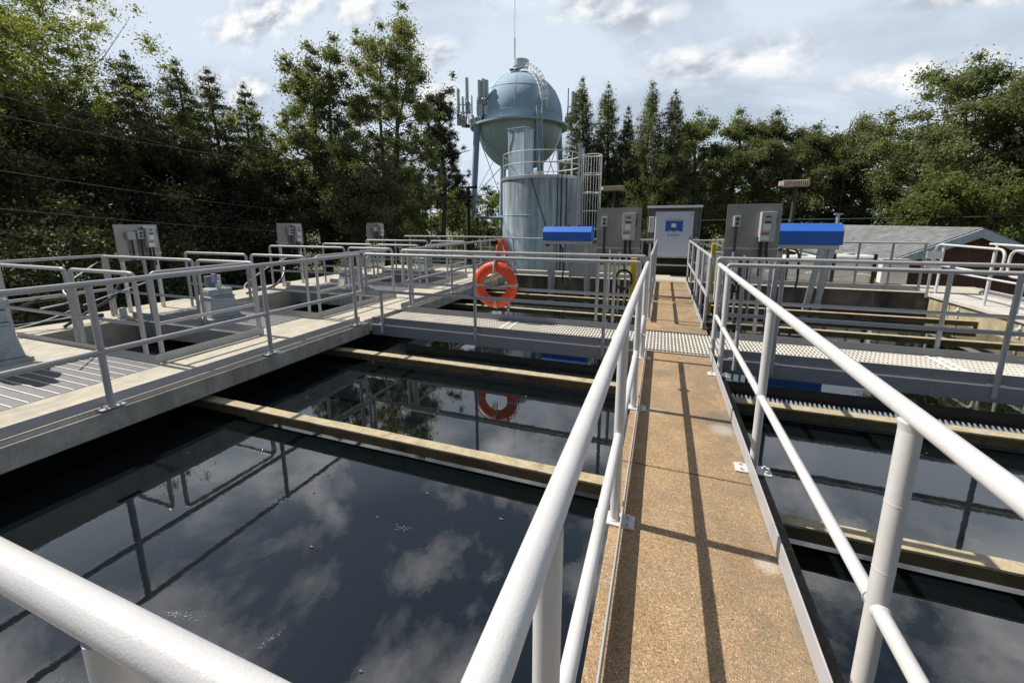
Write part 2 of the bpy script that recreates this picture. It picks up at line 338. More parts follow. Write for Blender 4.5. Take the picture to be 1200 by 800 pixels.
M['leaf_pine'] = leaf_mat('pine_needles', (0.036, 0.046, 0.024), (0.075, 0.088, 0.044), 0.3)
M['leaf_dark'] = leaf_mat('dark_understorey_leaves', (0.036, 0.045, 0.021), (0.082, 0.095, 0.046), 0.35)
M['leaf_bright'] = leaf_mat('fresh_green_leaves', (0.07, 0.095, 0.03), (0.145, 0.175, 0.065), 0.45)

# ------------------------------------------------------------------ mesh helpers
class MB:
    def __init__(s): s.v, s.f, s.sm = [], [], []
    def add(s, vs, fs, smooth=False):
        o = len(s.v); s.v += [tuple(p) for p in vs]; s.f += [tuple(i + o for i in q) for q in fs]; s.sm += [smooth] * len(fs)
    def box(s, x0, x1, y0, y1, z0, z1):
        s.add([(x0, y0, z0), (x1, y0, z0), (x1, y1, z0), (x0, y1, z0), (x0, y0, z1), (x1, y0, z1), (x1, y1, z1), (x0, y1, z1)],
              [(0, 3, 2, 1), (4, 5, 6, 7), (0, 1, 5, 4), (1, 2, 6, 5), (2, 3, 7, 6), (3, 0, 4, 7)])
    def hexa(s, p):       # eight corner points: bottom ring then top ring
        s.add(p, [(0, 3, 2, 1), (4, 5, 6, 7), (0, 1, 5, 4), (1, 2, 6, 5), (2, 3, 7, 6), (3, 0, 4, 7)])
    def tube(s, pts, r, seg=12, closed=False, cap=True):
        P = [Vector(p) for p in pts]; n = len(P)
        rad = r if isinstance(r, (list, tuple)) else [r] * n
        rings = []; up = None
        for i in range(n):
            if closed: t = (P[(i + 1) % n] - P[i - 1])
            else: t = (P[min(i + 1, n - 1)] - P[max(i - 1, 0)])
            t.normalize()
            if up is None:
                up = Vector((0, 0, 1)) if abs(t.z) < 0.9 else Vector((1, 0, 0))
            a = up - t * up.dot(t)
            if a.length < 1e-4: a = t.orthogonal()
            a.normalize(); up = a; b = t.cross(a)
            rings.append([P[i] + (a * math.cos(2 * PI * k / seg) + b * math.sin(2 * PI * k / seg)) * rad[i] for k in range(seg)])
        vs = [p for rg in rings for p in rg]; fs = []
        for i in range(n if closed else n - 1):
            j = (i + 1) % n
            for k in range(seg):
                k2 = (k + 1) % seg
                fs.append((i * seg + k, i * seg + k2, j * seg + k2, j * seg + k))
        s.add(vs, fs, True)
        if cap and not closed:
            s.add(rings[0], [tuple(range(seg - 1, -1, -1))]); s.add(rings[-1], [tuple(range(seg))])
    def cyl(s, x, y, z0, z1, r, seg=16, r1=None):
        s.tube([(x, y, z0), (x, y, z1)], [r, r if r1 is None else r1], seg)
    def lathe(s, cx, cy, prof, seg=48, a0=0, a1=2 * PI):
        full = abs(a1 - a0 - 2 * PI) < 1e-6; n = seg if full else seg + 1
        vs = [(cx + r * math.cos(a0 + (a1 - a0) * k / seg), cy + r * math.sin(a0 + (a1 - a0) * k / seg), z) for r, z in prof for k in range(n)]
        fs = []
        for i in range(len(prof) - 1):
            for k in range(seg):
                k2 = (k + 1) % n if full else k + 1
                fs.append((i * n + k, i * n + k2, (i + 1) * n + k2, (i + 1) * n + k))
        s.add(vs, fs, True)
    def sphere(s, c, r, seg=10, sq=(1, 1, 1)):
        h = seg // 2; vs = []; fs = []
        for i in range(h + 1):
            th = PI * i / h
            for k in range(seg): vs.append((c[0] + r * sq[0] * math.sin(th) * math.cos(2 * PI * k / seg), c[1] + r * sq[1] * math.sin(th) * math.sin(2 * PI * k / seg), c[2] + r * sq[2] * math.cos(th)))
        for i in range(h):
            for k in range(seg): fs.append((i * seg + k, (i + 1) * seg + k, (i + 1) * seg + (k + 1) % seg, i * seg + (k + 1) % seg))
        s.add(vs, fs, True)
    def prism(s, prof, axis, a, b):     # prof: closed 2D outline; axis 'x': (y,z) extruded over x
        n = len(prof)
        if axis == 'x': vs = [(a, p, q) for p, q in prof] + [(b, p, q) for p, q in prof]
        elif axis == 'y': vs = [(p, a, q) for p, q in prof] + [(p, b, q) for p, q in prof]
        else: vs = [(p, q, a) for p, q in prof] + [(p, q, b) for p, q in prof]
        fs = [tuple(range(n - 1, -1, -1)), tuple(range(n, 2 * n))] + [(i, (i + 1) % n, n + (i + 1) % n, n + i) for i in range(n)]
        s.add(vs, fs)
    def build(s, name, mat, parent=None, bevel=0.0):
        me = bpy.data.meshes.new(name); me.from_pydata(s.v, [], s.f)
        me.polygons.foreach_set('use_smooth', s.sm)
        bm = bmesh.new(); bm.from_mesh(me); bmesh.ops.recalc_face_normals(bm, faces=bm.faces)
        for e in bm.edges:
            if len(e.link_faces) == 2 and e.calc_face_angle(0) > 0.6: e.smooth = False
        bm.to_mesh(me); bm.free()
        o = bpy.data.objects.new(name, me); COL.objects.link(o); me.materials.append(M[mat] if isinstance(mat, str) else mat)
        if parent: o.parent = parent
        if bevel:
            bv = o.modifiers.new('edge', 'BEVEL'); bv.width = bevel; bv.segments = 2; bv.limit_method = 'ANGLE'
        return o
def tag(o, label=None, cat=None, group=None, kind=None):
    if label: o['label'] = label
    if cat: o['category'] = cat
    if group: o['group'] = group
    if kind: o['kind'] = kind
    return o
def thing(name, label, cat, loc=(0, 0, 0), rz=0.0, group=None):
    o = bpy.data.objects.new(name, None); COL.objects.link(o); o.location = loc; o.rotation_euler = (0, 0, rz)
    o.empty_display_size = 0.2
    return tag(o, label, cat, group)
def P(name, mat, parent, fn, bevel=0.0):       # one part from a drawing function
    mb = MB(); fn(mb); return mb.build(name, mat, parent, bevel)
def copy_tree(o, parent=None):
    c = o.copy(); COL.objects.link(c)
    if parent: c.parent = parent
    for ch in list(o.children): copy_tree(ch, c)
    return c
def rounded(pts, rad, n=5, closed=False):
    P_ = [Vector(p) for p in pts]; out = []
    N_ = len(P_)
    for i in range(N_):
        if not closed and i in (0, N_ - 1): out.append(P_[i]); continue
        p, a, b = P_[i], P_[i - 1], P_[(i + 1) % N_]
        da, db = (a - p), (b - p); r = min(rad, da.length * 0.45, db.length * 0.45)
        s, e = p + da.normalized() * r, p + db.normalized() * r
        for k in range(n + 1):
            t = k / n; out.append(s * (1 - t) ** 2 + p * 2 * t * (1 - t) + e * t * t)
    return out

ZT, ZM, RR = 1.045, 0.483, 0.024

# ------------------------------------------------------------------ the setting: ground, water, decks
mb = MB(); mb.add([(-900, -900, -1.5), (900, -900, -1.5), (900, 1500, -1.5), (-900, 1500, -1.5)], [(0, 1, 2, 3)])
tag(mb.build('ground', 'ground'), kind='structure')
ZW = -0.415
mb = MB()
mb.add([(-8.0, -4, ZW), (5.45, -4, ZW), (5.45, 11.35, ZW), (-8.0, 11.35, ZW)], [(0, 1, 2, 3)])
tag(mb.build('water', 'water'), kind='structure')
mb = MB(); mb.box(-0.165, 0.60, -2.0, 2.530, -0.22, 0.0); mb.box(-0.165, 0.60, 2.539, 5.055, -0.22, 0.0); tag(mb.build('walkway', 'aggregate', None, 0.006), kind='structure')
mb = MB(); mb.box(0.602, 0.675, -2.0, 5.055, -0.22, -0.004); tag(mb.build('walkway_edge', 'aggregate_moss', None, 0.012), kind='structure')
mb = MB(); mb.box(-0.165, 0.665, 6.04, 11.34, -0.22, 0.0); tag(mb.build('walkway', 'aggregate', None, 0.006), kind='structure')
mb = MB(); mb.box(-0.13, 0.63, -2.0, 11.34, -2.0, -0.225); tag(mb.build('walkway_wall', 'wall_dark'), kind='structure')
# long deck on the left, with its fascia over the basin
def deckmesh(m): m.box(-5.03, -4.262, -3.0, 5.12, -0.2, 0.0); m.box(-5.03, -4.262, 6.05, 11.34, -0.2, 0.0); m.box(-5.03, -4.34, 5.122, 6.048, -0.2, 0.0)
mb = MB(); deckmesh(mb); tag(mb.build('deck', 'deck', None, 0.012), kind='structure')
mb = MB(); mb.box(-4.262, -4.225, -3.0, 5.12, -0.203, -0.016); mb.box(-4.262, -4.225, 6.05, 11.34, -0.203, -0.016); tag(mb.build('deck_fascia', 'fascia', None, 0.008), kind='structure')
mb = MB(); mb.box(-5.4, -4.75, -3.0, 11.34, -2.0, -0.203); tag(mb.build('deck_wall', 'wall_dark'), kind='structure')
# curb ledge between the long deck and the pits, and the outer deck beyond the pits
mb = MB(); mb.box(-5.42, -5.035, -3.0, 11.34, -0.2, -0.005); tag(mb.build('deck_curb', 'deck', None, 0.01), kind='structure')
mb = MB(); mb.box(-9.1, -8.0, -3.0, 12.6, -0.6, 0.0); tag(mb.build('deck', 'deck', None, 0.012), kind='structure')
mb = MB(); mb.box(-9.05, -8.02, -3.0, 12.55, -2.0, -0.603); tag(mb.build('deck_wall', 'wall'), kind='structure')

def wallthing(name, label, mat, box, bev=0.01):
    mb = MB(); mb.box(*box); return tag(mb.build(name, mat, None, bev), label, 'wall')
wallthing('basin_wall', 'dark stained concrete end wall of the basins below the rear walkway', 'wall', (-4.26, 5.45, 11.345, 11.56, -2.0, -0.012))
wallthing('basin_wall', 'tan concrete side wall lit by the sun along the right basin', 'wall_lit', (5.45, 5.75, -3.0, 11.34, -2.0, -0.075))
wallthing('basin_wall', 'grey concrete far wall of the railed pits on the left deck', 'fascia', (-8.02, -7.99, -3.0, 11.34, -2.0, -0.61))
mb = MB(); mb.box(-8.0, 6.9, 11.562, 12.7, -0.2, 0.0); tag(mb.build('walkway', 'deck', None, 0.01), kind='structure')
mb = MB(); mb.box(-4.26, 5.45, 11.30, 11.56, -0.01, 0.012); tag(mb.build('walkway_coping', 'deck', None, 0.008), kind='structure')
mb = MB(); mb.box(5.40, 6.75, -3.0, 11.296, -0.073, 0.004); tag(mb.build('walkway', 'white_top', None, 0.008), kind='structure')
mb = MB(); mb.box(5.76, 6.7, -3.0, 11.29, -1.5, -0.076); tag(mb.build('walkway_wall', 'wall'), kind='structure')

# ------------------------------------------------------------------ concrete cross beams standing just clear of the water
def beam(x0, x1, y0, y1, label):
    t = thing('cross_beam', label, 'beam', ((x0 + x1) / 2, (y0 + y1) / 2, -0.39), 0, 'concrete beams across the basins')
    hx, hy = (x1 - x0) / 2, (y1 - y0) / 2
    rnd = random.Random(int(y0 * 100) + int(x0 * 10))
    def top(m):
        n = 28
        ys = [(-hy + rnd.uniform(-.003, .004), hy + rnd.uniform(-.004, .003)) for _ in range(n + 1)]
        for i in range(n):
            xa, xb = -hx + 2 * hx * i / n, -hx + 2 * hx * (i + 1) / n
            (a, b), (c, d) = ys[i], ys[i + 1]
            m.add([(xa, a, .119), (xb, c, .119), (xb, d, .119), (xa, b, .119), (xa, a, .104), (xb, c, .104), (xb, d, .104), (xa, b, .104)],
                  [(0, 1, 2, 3), (0, 4, 5, 1), (3, 2, 6, 7)])
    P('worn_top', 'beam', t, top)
    P('brown_side', 'beam_side', t, lambda m: m.box(-hx, hx, -hy + .003, hy - .003, 0.025, 0.108))
beam(-4.74, -0.135, 2.635, 2.735, 'nearest concrete beam across the left basin, dark brown on its side')
beam(-4.74, -0.135, 4.455, 4.575, 'concrete beam across the left basin just before the footbridge')
beam(-4.74, -0.135, 8.05, 8.15, 'nearer concrete beam behind the left footbridge, below the orange buoy')
beam(-4.74, -0.135, 9.75, 9.86, 'farther concrete beam behind the left footbridge, before the stained end wall')
beam(0.635, 5.449, 2.635, 2.735, 'nearest concrete beam across the right basin')
beam(0.635, 5.449, 4.455, 4.575, 'concrete beam with toothed weir across the right basin before the footbridge')
beam(0.635, 5.449, 8.05, 8.15, 'nearer concrete beam behind the right footbridge')
beam(0.635, 5.449, 9.75, 9.86, 'farther concrete beam behind the right footbridge, before the end wall')
# toothed weir behind the second right beam
t = thing('weir_plate', 'dark toothed weir strip along the back of the right beam', 'weir', (3.04, 4.60, -0.39))
def teeth(m):
    for i in range(120):
        x = -2.38 + i * 0.04
        m.add([(x, 0, .10), (x + .03, 0, .10), (x + .03, .002, .10), (x, .002, .10), (x + .010, .05, .13), (x + .022, .05, .13), (x + .022, .052, .13), (x + .010, .052, .13)],
              [(0, 1, 5, 4), (1, 2, 6, 5), (2, 3, 7, 6), (3, 0, 4, 7), (4, 5, 6, 7)])
P('tooth_strip', 'galv', t, teeth); P('back_plate', 'dark_bracket', t, lambda m: m.box(-2.4, 2.4, -0.008, 0.07, 0.05, 0.098))

# ------------------------------------------------------------------ guard rails
def flange(m, x, y, z=0.0, w=0.075, d=0.05):
    m.box(x - w, x + w, y - d, y + d, z + .001, z + 0.011)
    for sx in (-1, 1):
        for sy in (-1, 1): m.cyl(x + sx * w * .68, y + sy * d * .55, z + .011, z + .026, .0085, 6)
def post(t, x, y, z0, z1, fl=True, flz=0.0, along='y', r=0.0245):
    o = P('post', RM, t, lambda m: m.tube([(x, y, z0), (x, y, z1)], r, 16))
    if fl:
        w, d = (0.045, 0.085) if along == 'y' else (0.085, 0.045)
        if along == 'x2': w, d = 0.1, 0.05
        P('base_plate', RM, o, lambda m: flange(m, x, y, flz, w, d), 0.002)
        P('weld_ring', RM, o, lambda m: m.tube([(x, y, flz + .0115), (x, y, flz + .017), (x, y, flz + .021)], [r + .006, r + .005, r], 14))
    return o
def pipe(t, name, pts, r=RR, rad=0.05, closed=False, seg=16):
    q = rounded(pts, rad, 5, closed) if len(pts) > 2 else pts
    return P(name, RM, t, lambda m: m.tube(q, r, seg, closed))
def toe(t, x0, x1, y0, y1, z0, z1, mat='toe'):
    return P('toe_board', mat, t, lambda m: m.box(x0, x1, y0, y1, z0, z1), 0.0015)

# near-left rail of the walk (with the corner to the return rail of the bridge behind)
t = thing('guard_rail', 'thick white guard rail on the left of the brown walkway, nearest the camera', 'railing', (-0.1445, 0.2, 0))
X = lambda x: x + 0.1445
Yl = lambda y: y - 0.2
pipe(t, 'top_rail', [(0, 0.075, ZT), (0, Yl(5.06), ZT)])
for a, b in ((0.3, 1.96), (1.96, 4.71)):
    pipe(t, 'mid_rail', [(0.0, Yl(a), ZM), (0.0, Yl(b), ZM)], 0.0205)
post(t, 0, Yl(0.575), 0.012, ZT - .015, True); post(t, 0, Yl(1.96), 0.012, ZT - .015, True, along='x2'); post(t, 0, Yl(3.36), 0.012, ZT - .015, True, along='x2'); post(t, 0, Yl(4.71), 0.012, ZT - .015, True, along='x2'); post(t, 0, Yl(5.02), 0.0, ZT - .015, False)
toe(t, 0.0355, 0.0425, Yl(0.0), Yl(5.05), 0.013, 0.105)
P('rail_clamp', 'rail', t, lambda m: [m.tube([(-.045, Yl(3.9), ZM), (.045, Yl(3.9), ZM)], 0.012, 10), m.tube([(0, Yl(3.87), ZM), (0, Yl(3.93), ZM)], .029, 14)])
# return rail crossing behind/left of the camera
t = thing('guard_rail', 'thick white guard rail crossing the bottom left corner over the water', 'railing', (-2.2, 0.222, 0))
pipe(t, 'top_rail', [(1.98, 0, ZT), (-2.0, 0, ZT)], 0.0235)
pipe(t, 'mid_rail', [(1.98, 0, ZM), (-2.0, 0, ZM)], 0.0205)
for x in (1.597, -0.2, -1.85): post(t, x, 0, -0.15, ZT - .012, False)
# right rail of the walk
t = thing('guard_rail', 'white guard rail on the right of the brown walkway, running past the camera', 'railing', (0.613, 0.0, 0))
pipe(t, 'top_rail', [(0, -1.5, ZT), (0, 5.12, ZT)]); pipe(t, 'mid_rail', [(0, -1.5, ZM), (0, 5.0, ZM)], 0.0205)
for y in (-0.3, 1.246, 2.70, 4.42, 5.06): post(t, 0, y, 0.012, ZT - .015, y < 5, along='x2')
toe(t, -0.034, -0.027, -1.5, 2.05, 0.013, 0.108); toe(t, -0.034, -0.027, 2.052, 5.05, 0.013, 0.108)
for y, z in ((1.246, .80), (1.246, .60), (2.70, .52), (2.70, .8)):
    P('weld_seam', 'rail', t, lambda m: m.tube([(0, y, z - .0035), (0, y, z), (0, y, z + .0035)], [.0246, .0254, .0246], 16))
for yy in (1.246, 2.70, 4.42):
    for q in (-1, 1): P('weld_seam', 'rail', t, lambda m: m.tube([(0, yy + q * .0225, ZM), (0, yy + q * .0265, ZM), (0, yy + q * .033, ZM)], [.0255, .0245, .0208], 14))
    P('weld_seam', 'rail', t, lambda m: m.tube([(0, yy, ZT - .040), (0, yy, ZT - .030), (0, yy, ZT - .018)], [.0246, .0262, .029], 16))
RM = 'rail_grey'
# left deck front rail, two runs either side of the footbridge
def deck_rail(y0, y1, posts, label, end_loop):
    t = thing('guard_rail', label, 'railing', (-4.25, y0, 0))
    L = y1 - y0
    if end_loop > 0: pipe(t, 'rail_loop', [(0, 0, ZT), (0, L, ZT), (0, L, ZM), (0, 0, ZM)], RR, 0.04)
    else: pipe(t, 'rail_loop', [(0, L, ZT), (0, 0, ZT), (0, 0, ZM), (0, L, ZM)], RR, 0.06)
    for y in posts: post(t, 0, y - y0, 0.012, ZT - .012, True)
    toe(t, -0.085, -0.079, 0, L, 0.004, 0.09)
deck_rail(-2.0, 5.03, (-1.2, 0.33, 1.867, 3.395, 4.86), 'long grey guard rail along the edge of the left deck, in front of the footbridge', 1)
deck_rail(6.12, 11.2, (6.3, 7.9, 9.5, 11.05), 'grey guard rail along the left deck beyond the footbridge, behind the front orange buoy', -1)
for y in (5.05, 6.09):
    t = thing('splice_plate', 'flat grey plate joining rail ends at the %s corner of the left footbridge' % ('near' if y < 5.5 else 'far'), 'plate', (-4.25, y, 0))
    P('upper_plate', 'toe', t, lambda m: m.box(-.006, .006, -0.02, 0.06, 0.86, 0.99), 0.002); P('lower_plate', 'toe', t, lambda m: m.box(-.006, .006, -0.02, 0.06, 0.44, 0.56), 0.002)

# pits of the left deck: short loops of rail round each opening
def pit_loop(pts_top, posts, label, ht=0.99, hm=0.43, corner=0.07):
    x0, y0 = pts_top[0]
    t = thing('guard_rail', label, 'railing', (x0, y0, 0), 0, 'guard rails round the pits')
    q = [(a - x0, b - y0) for a, b in pts_top]
    path = [(q[0][0], q[0][1], 0.0)] + [(a, b, ht) for a, b in q] + [(q[-1][0], q[-1][1], 0.0)]
    pipe(t, 'top_rail', path, 0.0225, corner, False, 12)
    pipe(t, 'mid_rail', [(a, b, hm) for a, b in q], 0.02, corner, False, 12)
    for a, b in posts: P('post', RM, t, lambda m: m.tube([(a - x0, b - y0, 0.0), (a - x0, b - y0, ht - .02)], 0.0225, 12))
    return t
def pit_toe(t, x0, x1, y0, y1, ox, oy):
    P('toe_board', 'toe', t, lambda m: m.box(x0 - ox, x1 - ox, y0 - oy, y1 - oy, 0.002, 0.105), 0.0015)
def pit(y0, y1, which, first=False):
    ox, oy = -7.85, y0
    a = pit_loop([(-8.1, y0), (-6.57, y0)], [], 'grey rail with rounded corner along the near edge of the %s pit, outer half' % which)
    pit_toe(a, -7.95, -5.10, y0 - .022, y0 - .015, -8.1, y0)
    pit_loop([(-6.45, y0), (-5.28, y0)], [], 'grey rail with rounded corner along the near edge of the %s pit, inner half' % which)
    b = pit_loop([(-5.13, y0 + .07), (-5.13, y1 - .03)], ([(-5.13, (y0 + y1) / 2)] if y1 - y0 > 1.5 else []), 'grey rail on the deck side of the %s pit' % which)
    pit_toe(b, -5.105, -5.098, y0 - .02, y1 + .02, -5.13, y0 + .07)
    c = pit_loop([(-8.5, y1), (-6.35, y1)], [(-7.45, y1)], 'grey rail along the far edge of the %s pit, outer half' % which)
    pit_loop([(-6.24, y1), (-5.14, y1)], [], 'grey rail along the far edge of the %s pit, inner half' % which)
    pit_toe(c, -8.0, -5.10, y1 + .012, y1 + .019, -8.5, y1)
pit(2.70, 3.98, 'nearest')
pit(4.98, 7.05, 'middle')
pit(8.25, 10.4, 'farthest')
t = thing('guard_rail', 'outer grey guard rail at the left edge of the deck, before the dark trees', 'railing', (-8.55, -1.5, 0))
pipe(t, 'top_rail', [(0, 0, ZT - .05), (0, 5.55, ZT - .05)], 0.022); pipe(t, 'mid_rail', [(0, 0, .44), (0, 5.55, .44)], 0.022)
for y in (0.4, 2.0, 3.8, 5.55): P('post', RM, t, lambda m: m.tube([(0, y, 0), (0, y, ZT - .06)], .0225, 12))

# deck platforms between the pits: plank grating with bright ribs, on dark concrete
def platform(y0, y1, x0, x1, label):
    t = thing('plank_deck', label, 'decking', (x0, y0, 0), 0, 'plank gratings on the left deck')
    n = max(1, int(round((y1 - y0) / 0.1)))
    w = (y1 - y0) / n
    def planks(m):
        for i in range(n): m.box(0, x1 - x0, i * w + .008, (i + 1) * w - .008, -0.03, -0.002)
    P('plank', 'plank', t, planks)
    def ribs(m):
        for i in range(n + 1): m.box(0, x1 - x0, i * w - .0045, i * w + .0045, -0.03, 0.004)
    P('rib', 'bright', t, ribs)
    return t
platform(-0.9, 2.66, -6.08, -5.036, 'grey plank grating with bright ribs in the near left foreground')
platform(4.02, 4.94, -7.95, -5.43, 'grey plank grating between the nearest and middle pits')
platform(7.09, 8.2, -7.95, -5.43, 'grey plank grating between the middle and farthest pits')
platform(10.44, 11.3, -7.95, -5.43, 'grey plank grating beyond the farthest pit')
mb = MB()
for y0, y1 in ((4.0, 4.965), (7.07, 8.235), (10.42, 11.34)): mb.box(-7.985, -5.425, y0, y1, -0.28, -0.035)
mb.box(-7.985, -5.425, -3.0, 2.68, -0.28, -0.035)
tag(mb.build('deck_slab', 'fascia'), kind='structure')
mb = MB(); mb.box(-7.98, -6.1, -1.2, 2.655, -0.033, 0.05); tag(mb.build('machine_plinth', 'deck', None, 0.01), 'pale concrete plinth under the large gearbox at the left edge', 'plinth')

# ------------------------------------------------------------------ footbridges
def grating(m, x0, x1, y0, y1, z, pitch=0.042, th=0.0125, dp=0.016, ypitch=0.095):
    nx = int(round((x1 - x0) / pitch)); ny = int(round((y1 - y0) / ypitch))
    for i in range(nx + 1):
        x = x0 + (x1 - x0) * i / nx; m.box(x - th / 2, x + th / 2, y0, y1, z - dp, z)
    for j in range(ny + 1):
        y = y0 + (y1 - y0) * j / ny; m.box(x0, x1, y - th * 1.15, y + th * 1.15, z - .010, z - .0012)
def bridge(x0, x1, y0, y1, label, strips):
    t = thing('footbridge', label, 'footbridge', (x0, y0, 0))
    L, W = x1 - x0, y1 - y0
    cuts = [0] + [s - x0 for s in strips] + [L]
    for a, b in zip(cuts[:-1], cuts[1:]): P('grating', 'grate', t, lambda m: grating(m, a + .012, b - .012, 0.05, W - .05, -0.022))
    for s in strips:
        P('hold_down_strip', 'bright', t, lambda m: [m.box(s - x0 - .07, s - x0 - .03, .05, W - .05, -.022, -.014), m.box(s - x0 + .05, s - x0 + .09, .05, W - .05, -.022, -.014)])
    for nm, yy, sg in (('front', 0.0, 1), ('rear', W, -1)):
        o = P('channel', 'channel', t, lambda m: [m.box(0, L, yy - .004 if sg > 0 else yy - .01, yy + .01 if sg > 0 else yy + .004, -0.205, -0.05), m.box(0, L, min(yy, yy + sg * .05), max(yy, yy + sg * .05), -0.215, -0.205), m.box(0, L, min(yy, yy + sg * .06), max(yy, yy + sg * .06), -0.058, -0.052)], 0.002)
        P('toe_board', 'channel', t, lambda m: m.box(0, L, yy + sg * .016, yy + sg * .022, -0.048, 0.068), 0.0015)
        P('ledge_strip', 'bright', o, lambda m: m.box(0, L, yy - sg * .0065 - .003, yy - sg * .0065 + .004, -0.054, -0.048))
    return t
bridge(-4.2, -0.17, 5.145, 6.02, 'left footbridge of pale open grating between grey channels', (-2.12,))
bridge(0.68, 5.39, 5.145, 6.02, 'right footbridge of pale open grating between grey channels', (3.0,))
bridge(-4.2, -0.17, -0.70, 0.20, 'footbridge behind the front corner rail, seen only in the water', ())
t = thing('floor_grating', 'small open grating panel where the brown walkway meets the footbridges', 'grating', (-0.165, 5.065, 0))
P('grating', 'grate', t, lambda m: grating(m, 0.0, 0.84, 0.0, 0.965, -0.004))
P('support_angle', 'channel', t, lambda m: [m.box(0, .84, -.006, .04, -.06, -.036), m.box(0, .84, .93, .968, -.06, -.036)])

def bridge_rail(x0, x1, y, posts, label, loops, drop=-0.16):
    t = thing('guard_rail', label, 'railing', (x0, y, 0), 0, 'guard rails of the footbridges')
    L = x1 - x0
    if loops == 'both': pts, cl = [(0, 0, ZM), (0, 0, ZT), (L, 0, ZT), (L, 0, ZM)], True
    else: pts, cl = [(L, 0, ZT), (0, 0, ZT), (0, 0, ZM), (L, 0, ZM)], False
    pipe(t, 'rail_loop', pts, 0.0225, 0.035, cl)
    for x, zt in posts: post(t, x - x0, 0, drop, zt - .01, False, r=.0225)
    for x, zt in posts:
        for q in (-1, 1): P('bolt_lug', 'bright', t, lambda m: m.box(x - x0 + q * .045 - .022, x - x0 + q * .045 + .022, -.005, .012, -.040, -.024))
bridge_rail(-4.24, -0.24, 5.128, [(-3.98, ZM), (-2.405, ZT), (-0.63, ZT)], 'front guard rail of the left footbridge', 'both')
bridge_rail(-4.19, -0.21, 6.04, [(-4.02, ZT), (-2.25, ZT), (-0.86, ZT), (-0.62, ZT)], 'rear guard rail of the left footbridge, holding the front orange buoy', 'both', -0.1)
bridge_rail(0.70, 5.5, 5.128, [(0.86, ZT), (1.228, ZT), (3.09, ZT), (4.95, ZT)], 'front guard rail of the right footbridge', 'left')
bridge_rail(0.70, 5.5, 6.04, [(1.2, ZT), (3.06, ZT), (4.9, ZT)], 'rear guard rail of the right footbridge', 'left', -0.1)

# far run of the walk: rails both sides
def far_rail(x, y0, y1, posts, label, tx):
    t = thing('guard_rail', label, 'railing', (x, y0, 0))
    L = y1 - y0
    pipe(t, 'rail_loop', [(0, 0, ZM), (0, 0, ZT), (0, L, ZT), (0, L, ZM)], 0.0225, .035, True)
    for y in posts: post(t, 0, y - y0, 0.012, ZT - .012, True, r=.0225)
    toe(t, tx, tx + .006, 0, L, 0.012, 0.105)
far_rail(-0.135, 6.55, 8.3, (6.75, 8.1), 'left guard rail of the far brown walkway, part nearest the grating panel', 0.03)
far_rail(-0.135, 8.42, 11.2, (8.6, 9.9, 11.0), 'left guard rail of the far brown walkway, part nearest the white cabinet', 0.03)
far_rail(0.64, 6.3, 8.3, (6.45, 7.3, 8.1), 'right guard rail of the far brown walkway, part nearest the grating panel', -0.035)
far_rail(0.64, 8.42, 11.4, (8.6, 9.9, 11.2), 'right guard rail of the far brown walkway, part nearest the white cabinet', -0.035)
for x0, x1, lab in ((0.655, 0.82, 'right'), (-0.30, -0.15, 'left')):
    t = thing('splice_plate', 'pair of flat grey plates tying rails together on the %s of the far walkway' % lab, 'plate', (x0, 6.22, 0))
    P('upper_plate', 'toe', t, lambda m: m.box(0, x1 - x0, 0, .006, .93, 1.03), .002); P('lower_plate', 'toe', t, lambda m: m.box(0, x1 - x0, 0, .006, .42, .53), .002)

# rear walkway rails
def rear_rail(x0, x1, y, posts, label):
    t = thing('guard_rail', label, 'railing', (x0, y, 0), 0, 'guard rails of the rear walkway')
    L = x1 - x0
    pipe(t, 'top_rail', [(0, 0, ZT + .005), (L, 0, ZT + .005)], .0225); pipe(t, 'mid_rail', [(0, 0, ZM), (L, 0, ZM)], .02)
    for x in posts: post(t, x - x0, 0, 0.012, ZT - .01, True, along='x2', r=.0225)
    toe(t, 0, L, .03, .037, 0.014, 0.12)
rear_rail(-4.2, -0.2, 11.46, (-4.1, -3.05, -1.9, -0.5), 'rear guard rail above the stained end wall, in front of the streaked tank')
rear_rail(0.7, 5.35, 11.46, (0.95, 2.6, 3.05, 4.15, 4.75, 5.3), 'rear guard rail above the stained end wall, in front of the white plastic totes')
rear_rail(-8.4, -4.3, 12.3, (-8.2, -6.6, -5.2), 'rear guard rail behind the farthest gearbox, below the trees')
# right walkway rails with rounded loops
RM = 'rail'
t = thing('guard_rail', 'white rail with rounded rectangular loops on the right deck, nearest the brick building', 'railing', (5.5, 9.35, 0))
for a, b in ((0.22, 2.15), (-2.0, 0.10), (-4.3, -2.12)):
    pipe(t, 'rail_loop', [(0, a, .60), (0, a, ZT - .01), (0, b, ZT - .01), (0, b, .60)], .021, .16, True, 12)
for y in (2.0, 0.55, -0.2, -1.6, -3.0): post(t, 0.05, y, -0.42, ZT - .03, False, r=.0225)
pipe(t, 'mid_rail', [(0.02, -4.2, .5), (0.02, 2.2, .5)], .018)
t = thing('guard_rail', 'plain white rail at the back of the right deck, before the brick gable', 'railing', (6.35, 5.0, 0))
pipe(t, 'top_rail', [(0, 0, ZT + .005), (0, 6.5, ZT + .005)], .0225); pipe(t, 'mid_rail', [(0, 0, ZM), (0, 6.5, ZM)], .02)
for y in (0.2, 1.7, 3.2, 4.8, 6.3): post(t, 0, y, 0.012, ZT, True, r=.0225)
toe(t, -.03, -.023, 0, 6.5, 0.012, 0.13)
def clips(m):
    for y in (7.3, 8.8, 10.3): m.box(5.43, 5.447, y, y + .05, -.33, -.12); m.box(5.4, 5.45, y - .01, y + .06, -.2, -.17)
P('wall_clip', 'rail', thing('wall_bracket', 'small white brackets low on the tan wall of the right basin', 'bracket', (0, 0, 0)), clips)

